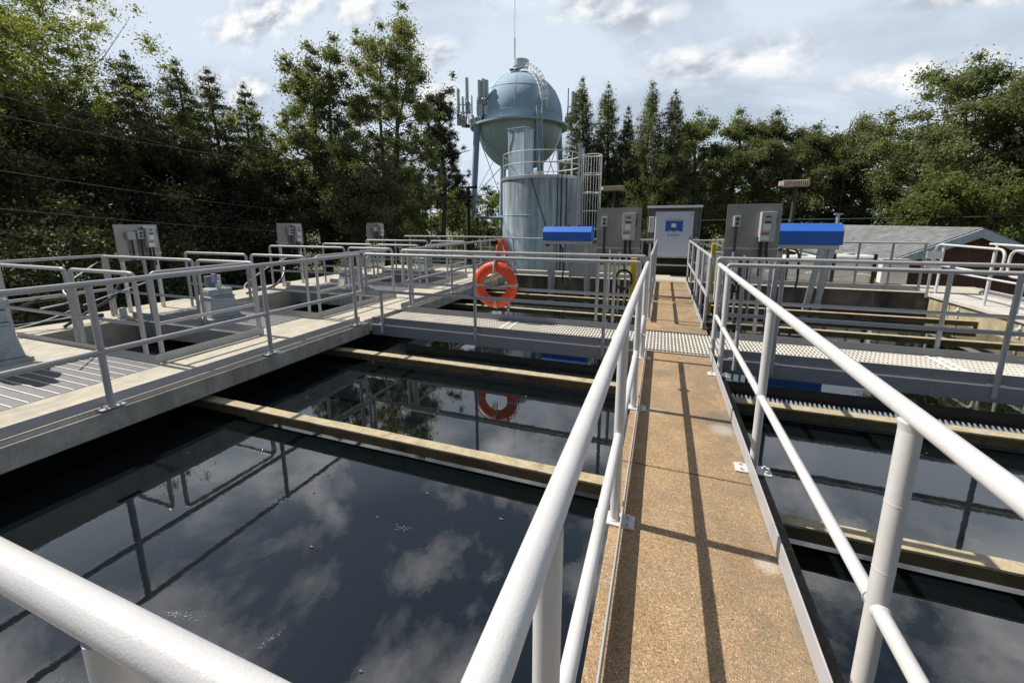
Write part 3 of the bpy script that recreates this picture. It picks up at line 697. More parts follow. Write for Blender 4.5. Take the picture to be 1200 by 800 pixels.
# ------------------------------------------------------------------ life rings
def ring(loc, rz, label, n=48):
    t = thing('ring_buoy', label, 'ring buoy', loc, rz, 'orange ring buoys')
    R0, r0 = 0.282, 0.088
    def tor(m):
        vs = []; fs = []; k = 18
        for i in range(n):
            a = 2 * PI * i / n
            for j in range(k):
                b = 2 * PI * j / k
                rr = R0 + r0 * math.cos(b)
                vs.append((rr * math.cos(a), r0 * 0.62 * math.sin(b), rr * math.sin(a)))
        for i in range(n):
            for j in range(k): fs.append((i * k + j, i * k + (j + 1) % k, ((i + 1) % n) * k + (j + 1) % k, ((i + 1) % n) * k + j))
        m.add(vs, fs, True)
    P('ring_body', 'orange', t, tor)
    for q in range(4):
        a0 = q * PI / 2 + 0.02
        def band(m):
            vs = []; fs = []; k = 18; w = 5
            for i in range(w + 1):
                a = a0 - 0.075 + 0.15 * i / w
                for j in range(k):
                    b = 2 * PI * j / k; rr = R0 + (r0 + .004) * math.cos(b)
                    vs.append((rr * math.cos(a), (r0 * .62 + .004) * math.sin(b), rr * math.sin(a)))
            for i in range(w):
                for j in range(k): fs.append((i * k + j, i * k + (j + 1) % k, (i + 1) * k + (j + 1) % k, (i + 1) * k + j))
            m.add(vs, fs, True)
        P('reflective_band', 'strap', t, band)
    def cord(m):
        pts = []
        for i in range(65):
            a = 2 * PI * i / 64; q = (a % (PI / 2)) / (PI / 2)
            rr = R0 + r0 + 0.012 + 0.035 * math.sin(PI * q) * (1 if math.sin(a) < .3 else .4)
            pts.append((rr * math.cos(a), 0.012 * math.sin(5 * a), rr * math.sin(a)))
        m.tube(pts, .006, 6)
    P('grab_line', 'rope_d', t, cord)
    P('hanger_strap', 'strap', t, lambda m: m.tube([(0, -.065, R0 - .06), (0.0, -.068, R0 + .02), (0.0, -.03, R0 + .11), (0.0, .05, R0 + .15)], .014, 8))
    return t
ring((-2.43, 5.955, 0.545), R(3), 'large orange ring buoy facing the camera on the footbridge rail')
ring((-4.15, 10.68, 0.70), R(86), 'orange ring buoy seen edge on, hung on the left deck rail before the tank')
t = thing('throw_rope', 'bunch of yellow throw rope hanging inside the front orange buoy', 'rope', (-2.42, 5.90, 0.78))
def bunch(m):
    rnd = random.Random(4)
    for i in range(6):
        x = rnd.uniform(-.045, .045); y = rnd.uniform(-.02, .02); l = rnd.uniform(.12, .24)
        m.tube([(x * .3, y, .03), (x, y - .02, -.05), (x * 1.5 + rnd.uniform(-.03, .03), y, -.13), (x * .9, y + .01, -l)], .0055, 6)
P('rope_strand', 'rope_y', t, bunch)

# ------------------------------------------------------------------ control panels
def panel(loc, rz, label, w, h, zb, layout, group='stainless control panels'):
    t = thing('control_station', label, 'control panel', loc, rz, group)
    P('back_board', 'stainless', t, lambda m: m.box(-w / 2, w / 2, 0, 0.03, zb, zb + h), 0.003)
    P('cross_brace', 'galv', t, lambda m: m.box(-w / 2 - .02, w / 2 + .02, .032, .075, zb + .10, zb + .14))
    for x in (-w / 2 + .06, w / 2 - .06): P('leg', 'galv', t, lambda m: m.box(x - .025, x + .025, .032, .082, layout.get('foot', 0), zb + h * .85), 0.003)
    P('seam_strip', 'galv', t, lambda m: m.box(-w / 2 - .01, w / 2 + .01, -.012, -.0015, zb + h * .16, zb + h * .185))
    s = w / 0.9
    if 'starter' in layout:
        x, z, sw, sh = layout['starter']
        o = P('starter_box', 'frp_light', t, lambda m: m.box(x, x + sw, -0.15 * s - .02, -0.002, z, z + sh), 0.006)
        f = -0.15 * s - .022
        P('window', 'black', o, lambda m: [m.box(x + sw * .28, x + sw * .62, f - .004, f, z + sh * .81, z + sh * .86), m.box(x + sw * .24, x + sw * .68, f - .004, f, z + sh * .63, z + sh * .69)])
        P('data_label', 'label_white', o, lambda m: [m.box(x + sw * .2, x + sw * .66, f - .003, f, z + sh * .38, z + sh * .58), m.box(x + sw * .01, x + sw * .62, f - .003, f, z + sh * .04, z + sh * .2)])
        P('warning_label', 'label_orange', o, lambda m: m.box(x + sw * .05, x + sw * .58, f - .0035, f, z + sh * .24, z + sh * .31))
        P('handle', 'dark_bracket', o, lambda m: [m.box(x + sw, x + sw + .02, -.09, -.06, z + sh * .5, z + sh * .62), m.tube([(x + sw + .012, -.075, z + sh * .6), (x + sw + .03, -.09, z + sh * .82)], .009, 8)])
        P('conduit', 'black', t, lambda m: [m.tube(rounded([(x + sw * .25, -.07, z), (x + sw * .25, -.07, z - .2), (x + sw * .3, -.05, zb - .35)], .05), .022 * s + .004, 10), m.tube(rounded([(x + sw * .62, -.07, z), (x + sw * .62, -.07, z - .13), (x + sw * .8, -.04, zb - .1)], .05), .016 * s + .003, 10)])
    for k in ('button', 'junction'):
        if k in layout:
            x, z, sw, sh = layout[k]
            o = P('push_button_station' if k == 'button' else 'junction_box', 'frp_light' if k == 'button' else 'frp', t, lambda m: m.box(x, x + sw, -0.085 * s - .02, -.002, z, z + sh), 0.006)
            if k == 'button':
                f = -0.085 * s - .02
                P('button', 'black', o, lambda m: [m.tube([(x + sw / 2, f, z + sh * q), (x + sw / 2, f - .022, z + sh * q)], sw * .23, 12) for q in (.3, .7)])
            P('conduit', 'black', t, lambda m: m.tube([(x + sw / 2, -.05, z), (x + sw / 2, -.05, zb - .15)], .017 * s + .004, 10))
    return t
big = dict(button=(-.335, 0.60 + .82, .11, .20), starter=(.10, .82 + .33, .24, .54), foot=-0.4)
for x, rz, lab in ((-0.885, 0.0, 'stainless control panel left of the white cabinet, beside the yellow post'), (1.575, 0.0, 'stainless control panel right of the white cabinet, overlapping the right blue hood')):
    panel((x, 9.0, 0), rz, lab, 0.9, 1.0, 0.80 if x < 0 else 0.84, big)
small = dict(junction=(-.17, 1.24, .11, .13), button=(-.03, 1.25, .085, .14), starter=(.08, 1.10, .14, .36), foot=0)
small2 = dict(button=(-.1, 1.22, .10, .17), starter=(.06, 1.06, .16, .40), foot=0)
panel((-8.5, 4.51, 0), R(88), 'stainless control panel on the left deck, largest and leftmost of the three before the trees', 0.62, 0.61, 0.88, small)
panel((-8.5, 7.67, 0), R(90), 'stainless control panel on the left deck, second of the three before the trees', 0.70, 0.56, 0.94, small2)
panel((-8.5, 10.88, 0), R(90), 'stainless control panel on the left deck, smallest and farthest of the three before the trees', 0.74, 0.50, 1.0, small)

# white cabinet with hood at the end of the walk
t = thing('control_cabinet', 'white control cabinet with blue display under an open metal hood', 'cabinet', (0.26, 12.6, 0))
P('body', 'white', t, lambda m: m.box(-.49, .49, -.20, 0.12, .57, 1.80), 0.012)
d = P('door', 'white', t, lambda m: m.box(-.475, .475, -.225, -.201, .585, 1.785), 0.008)
P('display', 'screen_blue', d, lambda m: m.box(-.21, .23, -.236, -.226, 1.25, 1.57), 0.004)
P('display_icon', 'label_white', d, lambda m: [m.box(-.06, .06, -.240, -.2365, 1.36, 1.47), m.box(-.13, -.04, -.240, -.2365, 1.265, 1.278), m.box(.06, .15, -.240, -.2365, 1.265, 1.278)])
P('display_frame', 'frp', d, lambda m: m.box(-.21, .23, -.2405, -.2365, 1.53, 1.57))
P('knob', 'black', d, lambda m: [m.tube([(-.12 + i * .085, -.226, 1.15), (-.12 + i * .085, -.25, 1.15)], .018, 10) for i in range(4)])
P('hinge', 'dark_bracket', d, lambda m: [m.box(.455, .49, -.235, -.2, z, z + .05) for z in (.75, .86, .98)] + [m.box(.40, .45, -.231, -.226, 1.71, 1.728), m.tube([(.43, -.23, 1.0), (.43, -.25, 1.0), (.43, -.25, 1.12)], .012, 8)])
P('hood', 'stainless', t, lambda m: [m.box(-.70, .68, -.30, .25, 1.90, 1.925), m.box(-.70, -.68, -.05, .25, .9, 1.899), m.box(.66, .68, -.05, .25, .9, 1.899), m.box(-.679, .659, .22, .24, .9, 1.899)], 0.004)
P('hood_lip', 'bright', t, lambda m: m.box(-.71, .69, -.325, -.302, 1.885, 1.945), 0.003)
P('side_unit', 'frp_light', t, lambda m: m.box(-.655, -.515, -.15, .1, 1.22, 1.66), 0.02)
P('side_pipe', 'frp_light', t, lambda m: m.sphere((.59, -.02, 1.0), .085, 12, (1, 1, 1.3)))
for x in (-.6, .58): P('leg', 'galv', t, lambda m: m.box(x - .03, x + .03, .1, .16, 0, .9))
P('frame_rail', 'galv', t, lambda m: [m.box(-.6, .6, .1, .14, .27, .31), m.box(-.6, .6, .1, .14, .5, .54)])
t = thing('picket_fence', 'low black picket fence behind the white cabinet legs', 'fence', (0.26, 13.0, 0))
P('picket', 'black', t, lambda m: [m.box(-.9 + i * .07, -.87 + i * .07, 0, .03, -.1, .85) for i in range(26)])
P('fence_rail', 'black', t, lambda m: [m.box(-.92, .92, .031, .06, z, z + .04) for z in (.05, .7)])
P('screen_mesh', 'black', t, lambda m: m.box(-.9, .9, .065, .075, -.1, .84))

# blue hooded screens with their frames
def hood(x0, x1, y, z0, zm, z1, label, legs, dark=True):
    t = thing('hooded_screen', label, 'screen hood', ((x0 + x1) / 2, y, 0), 0, 'blue hooded screens')
    h = (x1 - x0) / 2
    P('hood', 'blue', t, lambda m: m.prism([(-.26, z0), (-.26, zm), (-.12, z1), (.16, z1), (.28, zm), (.28, z0)], 'x', -h, h), 0.008)
    P('clip', 'dark_bracket', t, lambda m: [m.box(x - .03, x + .03, -.06, .02, z1, z1 + .03) for x in (-h * .55, 0.0, h * .45)])
    P('tray', 'galv', t, lambda m: m.box(-h + .06, h - .04, -.22, .24, z0 - .09, z0 - .004), 0.004)
    for (xa, xb, ya, zb) in legs: P('leg', 'galv', t, lambda m: m.hexa([(xb - .05, ya - .03, zb), (xb + .05, ya - .03, zb), (xb + .05, ya + .05, zb), (xb - .05, ya + .05, zb), (xa - .05, ya - .03, z0 - .09), (xa + .05, ya - .03, z0 - .09), (xa + .05, ya + .05, z0 - .09), (xa - .05, ya + .05, z0 - .09)]))
    P('hose', 'black', t, lambda m: m.tube(rounded([(-h * .35, -.1, z0 - .09), (-h * .2, -.12, z0 - .2), (-h * .15, -.12, z0 - .75), (-h * .2, -.1, z0 - 1.1)], .1), .02, 8))
    P('motor_box', 'dark_bracket', t, lambda m: m.box(-h * .9, -h * .78, -.2, -.1, z0 - .15, z0 - .092))
    return t
hood(-2.90, -1.66, 10.6, 1.05, 1.27, 1.40, 'bright blue metal hood on legs in front of the streaked tank', [(-.42, -.45, -.12, -.4), (.47, .52, -.12, -.4), (-.42, -.45, .16, -.4), (.47, .52, .16, -.4)])
hood(2.29, 3.46, 10.6, 1.035, 1.32, 1.475, 'bright blue metal hood on slanted legs beside the right control panel', [(.28, .12, -.12, -.4), (.46, .30, -.12, -.4), (-.4, -.45, .16, -.4), (.46, .42, .16, -.4)])
t = thing('back_panel', 'pale grey instrument board under the left blue hood', 'board', (-1.95, 11.0, 0))
P('board', 'white_plastic', t, lambda m: m.box(-.33, .33, 0, .02, .06, .93)); P('frame', 'galv', t, lambda m: [m.box(-.38, -.335, -.01, .03, -.02, 1.0), m.box(.335, .38, -.01, .03, -.02, 1.0)])
# yellow post with coiled hose beside the left panel
t = thing('bollard', 'yellow square post behind the rail, left of the far walkway', 'post', (-0.52, 8.75, -0.4))
P('post', 'yellow', t, lambda m: m.box(-.06, .06, -.05, .05, 0, 1.18), 0.006); P('cap', 'yellow', t, lambda m: m.box(-.065, .065, -.055, .055, 1.181, 1.195), .004)
t = thing('hose_coil', 'black hose coiled beside the yellow post', 'hose', (-0.70, 8.62, 0.36))
P('coil', 'black', t, lambda m: [m.tube([(.17 * k * math.cos(2 * PI * i / 28), .02 * math.sin(7 * i) + .015 * j, .21 * k * math.sin(2 * PI * i / 28)) for i in range(28)], .012, 8, True) for j, k in enumerate((1, .93, .86, .98))])
P('tail', 'black', t, lambda m: m.tube(rounded([(.1, 0, -.18), (.06, 0, -.45), (.0, 0, -.75)], .1), .012, 8))
t = thing('bollard', 'slim yellow post standing right of the far walkway by the control panel', 'post', (0.98, 9.3, -0.4))
P('post', 'yellow', t, lambda m: m.box(-.04, .04, -.04, .04, 0, 1.48), 0.005); P('base', 'galv', t, lambda m: m.box(-.08, .08, -.08, .08, 0, .03))
t = thing('valve_wheel', 'black handwheel and stem under the right control panel', 'valve', (1.35, 8.7, 0.38))
P('wheel', 'black', t, lambda m: m.tube([(.16 * math.cos(2 * PI * i / 32), 0, .16 * math.sin(2 * PI * i / 32)) for i in range(32)], .02, 8, True))
P('spoke', 'black', t, lambda m: [m.tube([(-.15 * math.cos(a), 0, -.15 * math.sin(a)), (.15 * math.cos(a), 0, .15 * math.sin(a))], .011, 6) for a in (.3, 1.35, 2.4)])
P('stem', 'galv', t, lambda m: m.tube([(0, .03, 0), (0, .03, -.78)], .02, 8))
for k, (px, lab) in enumerate(((-1.02, 'bare galvanised pipe posts under the left control panel'), (1.28, 'bare galvanised pipe posts under the right control panel'))):
    t = thing('pipe_stand', lab, 'pipe', (px, 8.9, -0.4))
    for dx in (0, .2, .33): P('pipe', 'galv', t, lambda m: m.tube([(dx, .02 * dx, 0), (dx, .02 * dx, 1.35 - dx * .3)], .022, 10))
# white plastic totes with black straps
for i, (x0, x1, z1, lab) in enumerate(((0.95, 2.05, .62, 'milky white plastic tote behind the right control panel'), (2.1, 2.95, .66, 'milky white plastic tote under the right blue hood'), (3.0, 3.9, .63, 'milky white plastic tote between two black straps'), (4.0, 4.95, .68, 'milky white plastic tote next to the brick wall'))):
    t = thing('plastic_tote', lab, 'tote', ((x0 + x1) / 2, 12.9, 0), 0, 'white plastic totes'); h = (x1 - x0) / 2
    P('tank', 'white_plastic', t, lambda m: m.box(-h, h, -.35, .35, -.4, z1), 0.05)
    P('moulded_rib', 'white_plastic', t, lambda m: m.tube(rounded([(-h * .8, -.352, .12), (-h * .3, -.352, .12), (0, -.352, .2), (h * .4, -.352, .24), (h * .8, -.352, .2)], .1), .02, 8))
    [P('strap', 'black', t, lambda m: m.box(x - .035, x + .035, -.375, -.352, -.4, z1 + .05)) for x in (-h + .06, h - .06)]
    P('filler_cap', 'frp', t, lambda m: m.cyl(0, 0, z1 - .01, z1 + .05, .12, 16))

# ------------------------------------------------------------------ gearboxes on the left deck
def gearbox(loc, rz, label, s=1.0):
    t = thing('gearbox_drive', label, 'gearbox', loc, rz, 'blue grey gearbox drives')
    P('base', 'gear', t, lambda m: m.box(-.36 * s, .36 * s, -.3 * s, .3 * s, 0, .045 * s), 0.006)
    b = P('casing', 'gear', t, lambda m: [m.hexa([(-.30 * s, -.25 * s, .045 * s), (.30 * s, -.25 * s, .045 * s), (.30 * s, .25 * s, .045 * s), (-.30 * s, .25 * s, .045 * s), (-.22 * s, -.2 * s, .40 * s), (.22 * s, -.2 * s, .40 * s), (.22 * s, .2 * s, .40 * s), (-.22 * s, .2 * s, .40 * s)]), m.box(-.24 * s, .24 * s, -.22 * s, .22 * s, .402 * s, .43 * s), m.box(-.20 * s, .2 * s, -.19 * s, .19 * s, .432 * s, .56 * s)], 0.012)
    P('rating_plate', 'label_cream', b, lambda m: [m.hexa([(-.18 * s, -.256 * s, .08 * s), (.02 * s, -.256 * s, .08 * s), (.02 * s, -.245 * s, .08 * s), (-.18 * s, -.245 * s, .08 * s), (-.16 * s, -.222 * s, .27 * s), (.02 * s, -.222 * s, .27 * s), (.02 * s, -.21 * s, .27 * s), (-.16 * s, -.21 * s, .27 * s)]), m.box(-.13 * s, .13 * s, -.198 * s, -.189 * s, .46 * s, .53 * s)])
    P('plate_print', 'label_orange', b, lambda m: [m.box(-.11 * s + i * .055 * s, -.075 * s + i * .055 * s, -.2005 * s, -.1985 * s, .478 * s, .512 * s) for i in range(4)])
    P('cover_bolt', 'dark_bracket', b, lambda m: [m.cyl(.2 * s * math.cos(a), .18 * s * math.sin(a), .43 * s, .448 * s, .014 * s, 6) for a in np.linspace(0, 2 * PI, 9)[:-1]])
    return t
g = gearbox((-6.70, 2.02, 0.05), R(-8), 'large gearbox drive with green motor at the left edge on the pale plinth', 1.0)
g.scale = (.86, .86, 1.0)
P('bearing_neck', 'gear', g, lambda m: m.lathe(0, 0, [(.0, .561), (.22, .562), (.25, .58), (.25, .66), (.17, .70), (.16, .84), (.21, .86), (.0, .88)], 24))
mot = P('motor', 'gear_green', g, lambda m: [m.lathe(0, 0, [(0, .88), (.19, .88), (.2, .9), (.2, 1.04), (.17, 1.1), (.05, 1.12), (0, 1.12)], 24)] + [m.box(.2 * math.cos(a) - .005, .2 * math.cos(a) + .005, .2 * math.sin(a) - .012, .2 * math.sin(a) + .012, .9, 1.04) for a in np.linspace(0, 2 * PI, 17)[:-1]])
P('terminal_box', 'gear_green', mot, lambda m: m.prism([(.2, .92), (.44, .94), (.38, 1.07), (.2, 1.07)], 'y', -.09, .09), 0.01)
P('eye_bolt', 'label_cream', mot, lambda m: m.cyl(0, 0, 1.12, 1.15, .035, 10))
for loc, lab in (((-6.72, 4.52, 0.003), 'small blue grey gearbox drive with violet tag, beyond the nearest pit'), ((-6.75, 7.65, 0.003), 'small blue grey gearbox drive beyond the middle pit, with cylinders on top'), ((-6.75, 10.8, 0.003), 'small blue grey gearbox drive beyond the farthest pit')):
    g = gearbox(loc, R(-12), lab, 0.86)
    P('limit_switch', 'gear_green', g, lambda m: [m.box(-.28, -.16, -.05, .05, .48, .66), m.tube([(-.22, 0, .45), (-.22, 0, .5)], .02, 8)], .005)
    P('tag', 'violet', g, lambda m: m.box(.02, .15, -.06, -.03, .58, .72), .004)
    P('shaft_cap', 'galv', g, lambda m: [m.cyl(.08, 0, .47, .60, .03, 12), m.cyl(-.06, .08, .47, .68, .028, 12)])
def cable(pts, label, r=.009):
    q = [Vector(p) for p in pts]; o = q[0]
    c = rounded([p - o for p in q], .5, 8)
    mb = MB(); mb.tube(c, r, 8); ob = mb.build('conduit_cable', 'conduit'); ob.location = o
    return tag(ob, label, 'cable', 'white cables on the left deck')
cable([(-6.2, 2.3, .62), (-6.9, 2.9, .55), (-7.8, 3.1, .62), (-8.5, 3.9, .9)], 'white cable swinging from the large gearbox to the nearest panel')
cable([(-6.3, 4.7, .45), (-7.0, 5.2, .42), (-7.6, 6.2, .62), (-8.4, 7.4, .70)], 'white cable sagging from the violet tagged gearbox towards the second panel')
cable([(-8.45, 4.5, .5), (-8.3, 3.6, .3), (-8.2, 3.0, .12), (-8.3, 2.0, .05)], 'white cable lying along the outer deck below the nearest panel')
cable([(-6.5, 7.9, .45), (-7.2, 8.4, .4), (-7.9, 9.6, .5), (-8.4, 10.6, .7)], 'white cable from the middle gearbox to the farthest panel')
def dark_hose(pts, label, r=.022):
    q = [Vector(p) for p in pts]; o = q[0]; c = rounded([p - o for p in q], .5, 7)
    mb = MB(); mb.tube(c, r, 8); ob = mb.build('hose', 'black'); ob.location = o
    tag(ob, label, 'hose', 'black hoses on the outer deck')
dark_hose([(-8.2, 3.7, .03), (-8.3, 3.4, .42), (-8.6, 3.1, .40), (-8.7, 2.6, .05)], 'black hose looping up from the outer deck beside the nearest pit')
dark_hose([(-8.75, 4.4, .75), (-8.45, 4.0, .32), (-8.2, 3.75, .28), (-8.05, 3.5, .22), (-8.1, 3.2, .03)], 'black hose drooping from the nearest panel to the deck')
dark_hose([(-8.9, 1.2, .03), (-8.7, 2.0, .12), (-8.85, 2.8, .03), (-8.6, 3.9, .03)], 'black hose lying along the outer edge of the left deck', .03)
dark_hose([(-8.6, 7.5, .6), (-8.3, 7.2, .3), (-8.15, 6.8, .1), (-8.3, 6.2, .03)], 'black hose drooping from the second panel to the deck')
for x, y, lab in ((-8.15, 3.95, 'short pale pipe stub standing by the nearest panel'), (-8.1, 7.1, 'short pale pipe stub standing by the second panel')):
    t = thing('pipe_stub', lab, 'pipe', (x, y, 0)); P('pipe', 'frp_light', t, lambda m: m.cyl(0, 0, 0, .17, .05, 14)); P('collar', 'frp', t, lambda m: m.cyl(0, 0, .001, .03, .075, 14))

# ------------------------------------------------------------------ streaked steel tank with railing, box and ladder
TX, TY, TR, TZ = -5.62, 19.7, 1.86, 3.55
t = thing('steel_tank', 'round pale blue steel tank with dark streaks and a railed top', 'tank', (TX, TY, -1.5))
tz = TZ + 1.5
P('shell', 'tank', t, lambda m: m.lathe(0, 0, [(TR, 0), (TR, 1.6), (TR + .012, 1.605), (TR + .012, 1.64), (TR, 1.645), (TR, 3.3), (TR + .012, 3.305), (TR + .012, 3.335), (TR, 3.34), (TR, tz - .16)], 72))
P('rim', 'galv', t, lambda m: m.lathe(0, 0, [(TR, tz - .16), (TR + .05, tz - .15), (TR + .05, tz - .02), (TR, tz), (0, tz + .12)], 72))
def ringrail(m):
    for z in (.52, 1.02): m.tube([((TR - .04) * math.cos(a), (TR - .04) * math.sin(a), tz + z) for a in np.linspace(0, 2 * PI, 64)[:-1]], .024, 8, True)
P('hand_rail', 'rail', t, ringrail)
for a in np.linspace(0, 2 * PI, 15)[:-1]: P('rail_post', 'rail', t, lambda m: m.tube([((TR - .04) * math.cos(a), (TR - .04) * math.sin(a), tz - .02), ((TR - .04) * math.cos(a), (TR - .04) * math.sin(a), tz + 1.02)], .022, 8))
P('roof_bracket', 'rail', t, lambda m: [m.tube([(-.1, -1.45, tz + .05), (.1, -1.45, tz + .25), (.3, -1.45, tz + .05)], .03, 6), m.box(-.25, .45, -1.5, -1.4, tz + .03, tz + .1)])
P('down_pipe', 'dark_bracket', t, lambda m: [m.tube([((TR + .04) * math.cos(a), (TR + .04) * math.sin(a), 0), ((TR + .04) * math.cos(a), (TR + .04) * math.sin(a), tz)], r, 8) for a, r in ((R(-52), .022), (R(-46), .03), (R(-38), .018))])
P('guy_wire', 'dark_bracket', t, lambda m: m.tube([((TR + .03) * math.cos(R(a)), (TR + .03) * math.sin(R(a)), z) for a, z in ((-88, 4.9), (-80, 4.1), (-72, 3.3), (-64, 2.5))], .018, 6))
cb = P('ladder', 'galv', t, lambda m: [m.tube([(TR + .25 - .05, -.55 + dy, 0), (TR + .25 - .05, -.55 + dy, tz + 1.2)], .025, 8) for dy in (-.2, .2)] + [m.tube([(TR + .2, -.75, z), (TR + .2, -.35, z)], .014, 6) for z in np.arange(.3, tz + .3, .3)])
def cage(m):
    for z in (1.9, 2.7, 3.5, 4.3, 5.1, 5.9): m.tube([(TR + .2 + .42 + .42 * math.cos(a) , -.55 + .4 * math.sin(a), z) for a in np.linspace(R(-160), R(160), 22)], .022, 6)
    for a in np.linspace(R(-140), R(140), 9): m.tube([(TR + .62 + .42 * math.cos(a), -.55 + .4 * math.sin(a), 1.9), (TR + .62 + .42 * math.cos(a), -.55 + .4 * math.sin(a), 5.9)], .014, 6)
P('safety_cage', 'bright', cb, cage)
P('side_post', 'galv', cb, lambda m: [m.box(TR + .05, TR + .14, -.92, -.82, 0, tz + 1.25), m.box(TR + .0, TR + .22, -.94, -.80, tz + 1.25, tz + 1.33)])
t = thing('roof_box', 'tall pale blue steel box standing on top of the streaked tank', 'box', (-6.62, 19.55, TZ + .03), R(-14))
P('box', 'tank', t, lambda m: m.box(-.46, .46, -.40, .40, 0, 2.2), .01); P('lid', 'tower', t, lambda m: m.box(-.50, .50, -.44, .44, 2.201, 2.25))
P('door_frame', 'tower', t, lambda m: [m.box(.462, .475, y - .03, y + .03, .05, 2.15) for y in (-.36, .36)] + [m.cyl(.48, y, z, z + .03, .02, 6) for y in (-.2,) for z in (.4, .8, 1.2, 1.6)])
P('wire', 'black', t, lambda m: m.tube([(-.3, -.41, 2.1), (-.16, -.41, 2.1), (-.2, -.41, 1.75), (-.34, -.41, 1.4), (-.36, -.41, 1.1)], .014, 6))

# ------------------------------------------------------------------ water tower
WX, WY = -12.3, 36.0
ax = math.atan2(0.33, 0.945)
t = thing('water_tower', 'pale blue spheroid water tower on legs with antennas on its balcony', 'water tower', (WX, WY, -1.5), ax)
WR, ZC = 3.68, 11.45          # local x = across the view, local y = away from the camera
def dome(m):
    prof = [(WR, ZC - .25), (WR, ZC + .35)]
    for k in range(1, 25):
        a = PI / 2 * k / 24; prof.append((WR * math.cos(a), ZC + .35 + 3.55 * math.sin(a)))
    m.lathe(0, 0, prof, 72)
P('dome', 'tower', t, dome)
P('dome_seam', 'tower_pale', t, lambda m: [m.tube([((r + .012) * math.cos(a), (r + .012) * math.sin(a), z) for a in np.linspace(0, 2 * PI, 73)[:-1]], .018, 5, True) for r, z in ((WR, ZC + .33), (WR * math.cos(R(33)), ZC + .35 + 3.55 * math.sin(R(33))), (WR * math.cos(R(63)), ZC + .35 + 3.55 * math.sin(R(63))))])
def meridians(m):
    for k in range(10):
        a = 2 * PI * k / 10 + .2
        m.tube([((WR + .004) * math.cos(R(e)) * math.cos(a), (WR + .004) * math.cos(R(e)) * math.sin(a), ZC + .35 + 3.554 * math.sin(R(e))) for e in range(0, 64, 6)], .02, 5)
        m.tube([((WR + .004) * math.sin(R(e)) * math.cos(a), (WR + .004) * math.sin(R(e)) * math.sin(a), ZC - .25 - 3.754 * math.cos(R(e))) for e in range(20, 91, 7)], .02, 5)
P('plate_seam', 'tower', t, meridians)
def bowl(m):
    prof = []
    for k in range(25):
        a = PI / 2 * k / 24; prof.append((WR * math.sin(a), ZC - .25 - 3.75 * math.cos(a)))
    m.lathe(0, 0, prof, 72)
P('bowl', 'tower_pale', t, bowl)
P('balcony', 'tower_pale', t, lambda m: m.lathe(0, 0, [(WR - .02, ZC - .55), (WR + .55, ZC - .55), (WR + .55, ZC - .40), (WR - .02, ZC - .40)], 72))
lg = []
for i, a in enumerate((-67, 23, 113, 203)):
    a = R(a); ra, rb = WR + .15, WR + .95
    lg.append(((ra * math.cos(a), ra * math.sin(a)), (rb * math.cos(a), rb * math.sin(a))))
    P('leg', 'tower', t, lambda m: m.tube([(rb * math.cos(a), rb * math.sin(a), 0), (ra * math.cos(a), ra * math.sin(a), ZC + .1)], .27, 16))
def braces(m):
    zs = (0.2, 5.1, ZC - 1.0)
    def pt(i, z):
        (xa, ya), (xb, yb) = lg[i % 4]; f = z / (ZC + .1); return (xb + (xa - xb) * f, yb + (ya - yb) * f, z)
    for i in range(4):
        for za, zb in zip(zs[:-1], zs[1:]): m.tube([pt(i, za), pt(i + 1, zb)], .03, 6); m.tube([pt(i + 1, za), pt(i, zb)], .03, 6)
P('brace_rod', 'tower', t, braces)
P('strut', 'tower', t, lambda m: [m.tube([tuple((lg[i][1][k] * .72 + lg[i][0][k] * .28) for k in (0, 1)) + (3.4,), tuple((lg[(i + 1) % 4][1][k] * .72 + lg[(i + 1) % 4][0][k] * .28) for k in (0, 1)) + (3.4,)], .13, 8) for i in range(4)])
P('riser_pipe', 'tower', t, lambda m: m.cyl(0, 0, 0, ZC - 3.8, .42, 20))
def arc_ladder(m):
    a = R(-60)
    for off in (-.22, .22):
        pts = []
        for k in range(18):
            th = R(2 + 84 * k / 17); rr = (WR + .16) * math.cos(th)
            pts.append((rr * math.cos(a) - off * math.sin(a), rr * math.sin(a) + off * math.cos(a), ZC + .35 + 3.70 * math.sin(th)))
        m.tube(pts, .08, 6)
    for k in range(0, 34):
        th = R(4 + 80 * k / 33); rr = (WR + .16) * math.cos(th); z = ZC + .35 + 3.70 * math.sin(th)
        m.tube([(rr * math.cos(a) + .22 * math.sin(a), rr * math.sin(a) - .22 * math.cos(a), z), (rr * math.cos(a) - .22 * math.sin(a), rr * math.sin(a) + .22 * math.cos(a), z)], .02, 5)
lad = P('ladder', 'ladder_pale', t, arc_ladder)
def lad_cage(m):
    a = R(-60)
    for k in range(10):
        th = R(8 + 62 * k / 9); rr = (WR + .16) * math.cos(th); z = ZC + .35 + 3.7 * math.sin(th)
        n = Vector((math.cos(a) * math.cos(th), math.sin(a) * math.cos(th), math.sin(th))); s = Vector((-math.sin(a), math.cos(a), 0)); c0 = Vector((rr * math.cos(a), rr * math.sin(a), z))
        m.tube([c0 + s * .3 * math.cos(q) + n * .55 * math.sin(q) for q in np.linspace(0, PI, 9)], .025, 5)
    for q in (.6, PI / 2, PI - .6):
        pts = []
        for k in range(16):
            th = R(8 + 62 * k / 15); rr = (WR + .16) * math.cos(th); z = ZC + .35 + 3.7 * math.sin(th)
            n = Vector((math.cos(a) * math.cos(th), math.sin(a) * math.cos(th), math.sin(th))); s = Vector((-math.sin(a), math.cos(a), 0)); c0 = Vector((rr * math.cos(a), rr * math.sin(a), z))
            pts.append(c0 + s * .3 * math.cos(q) + n * .55 * math.sin(q))
        m.tube(pts, .022, 5)
P('cage', 'ladder_pale', lad, lad_cage)
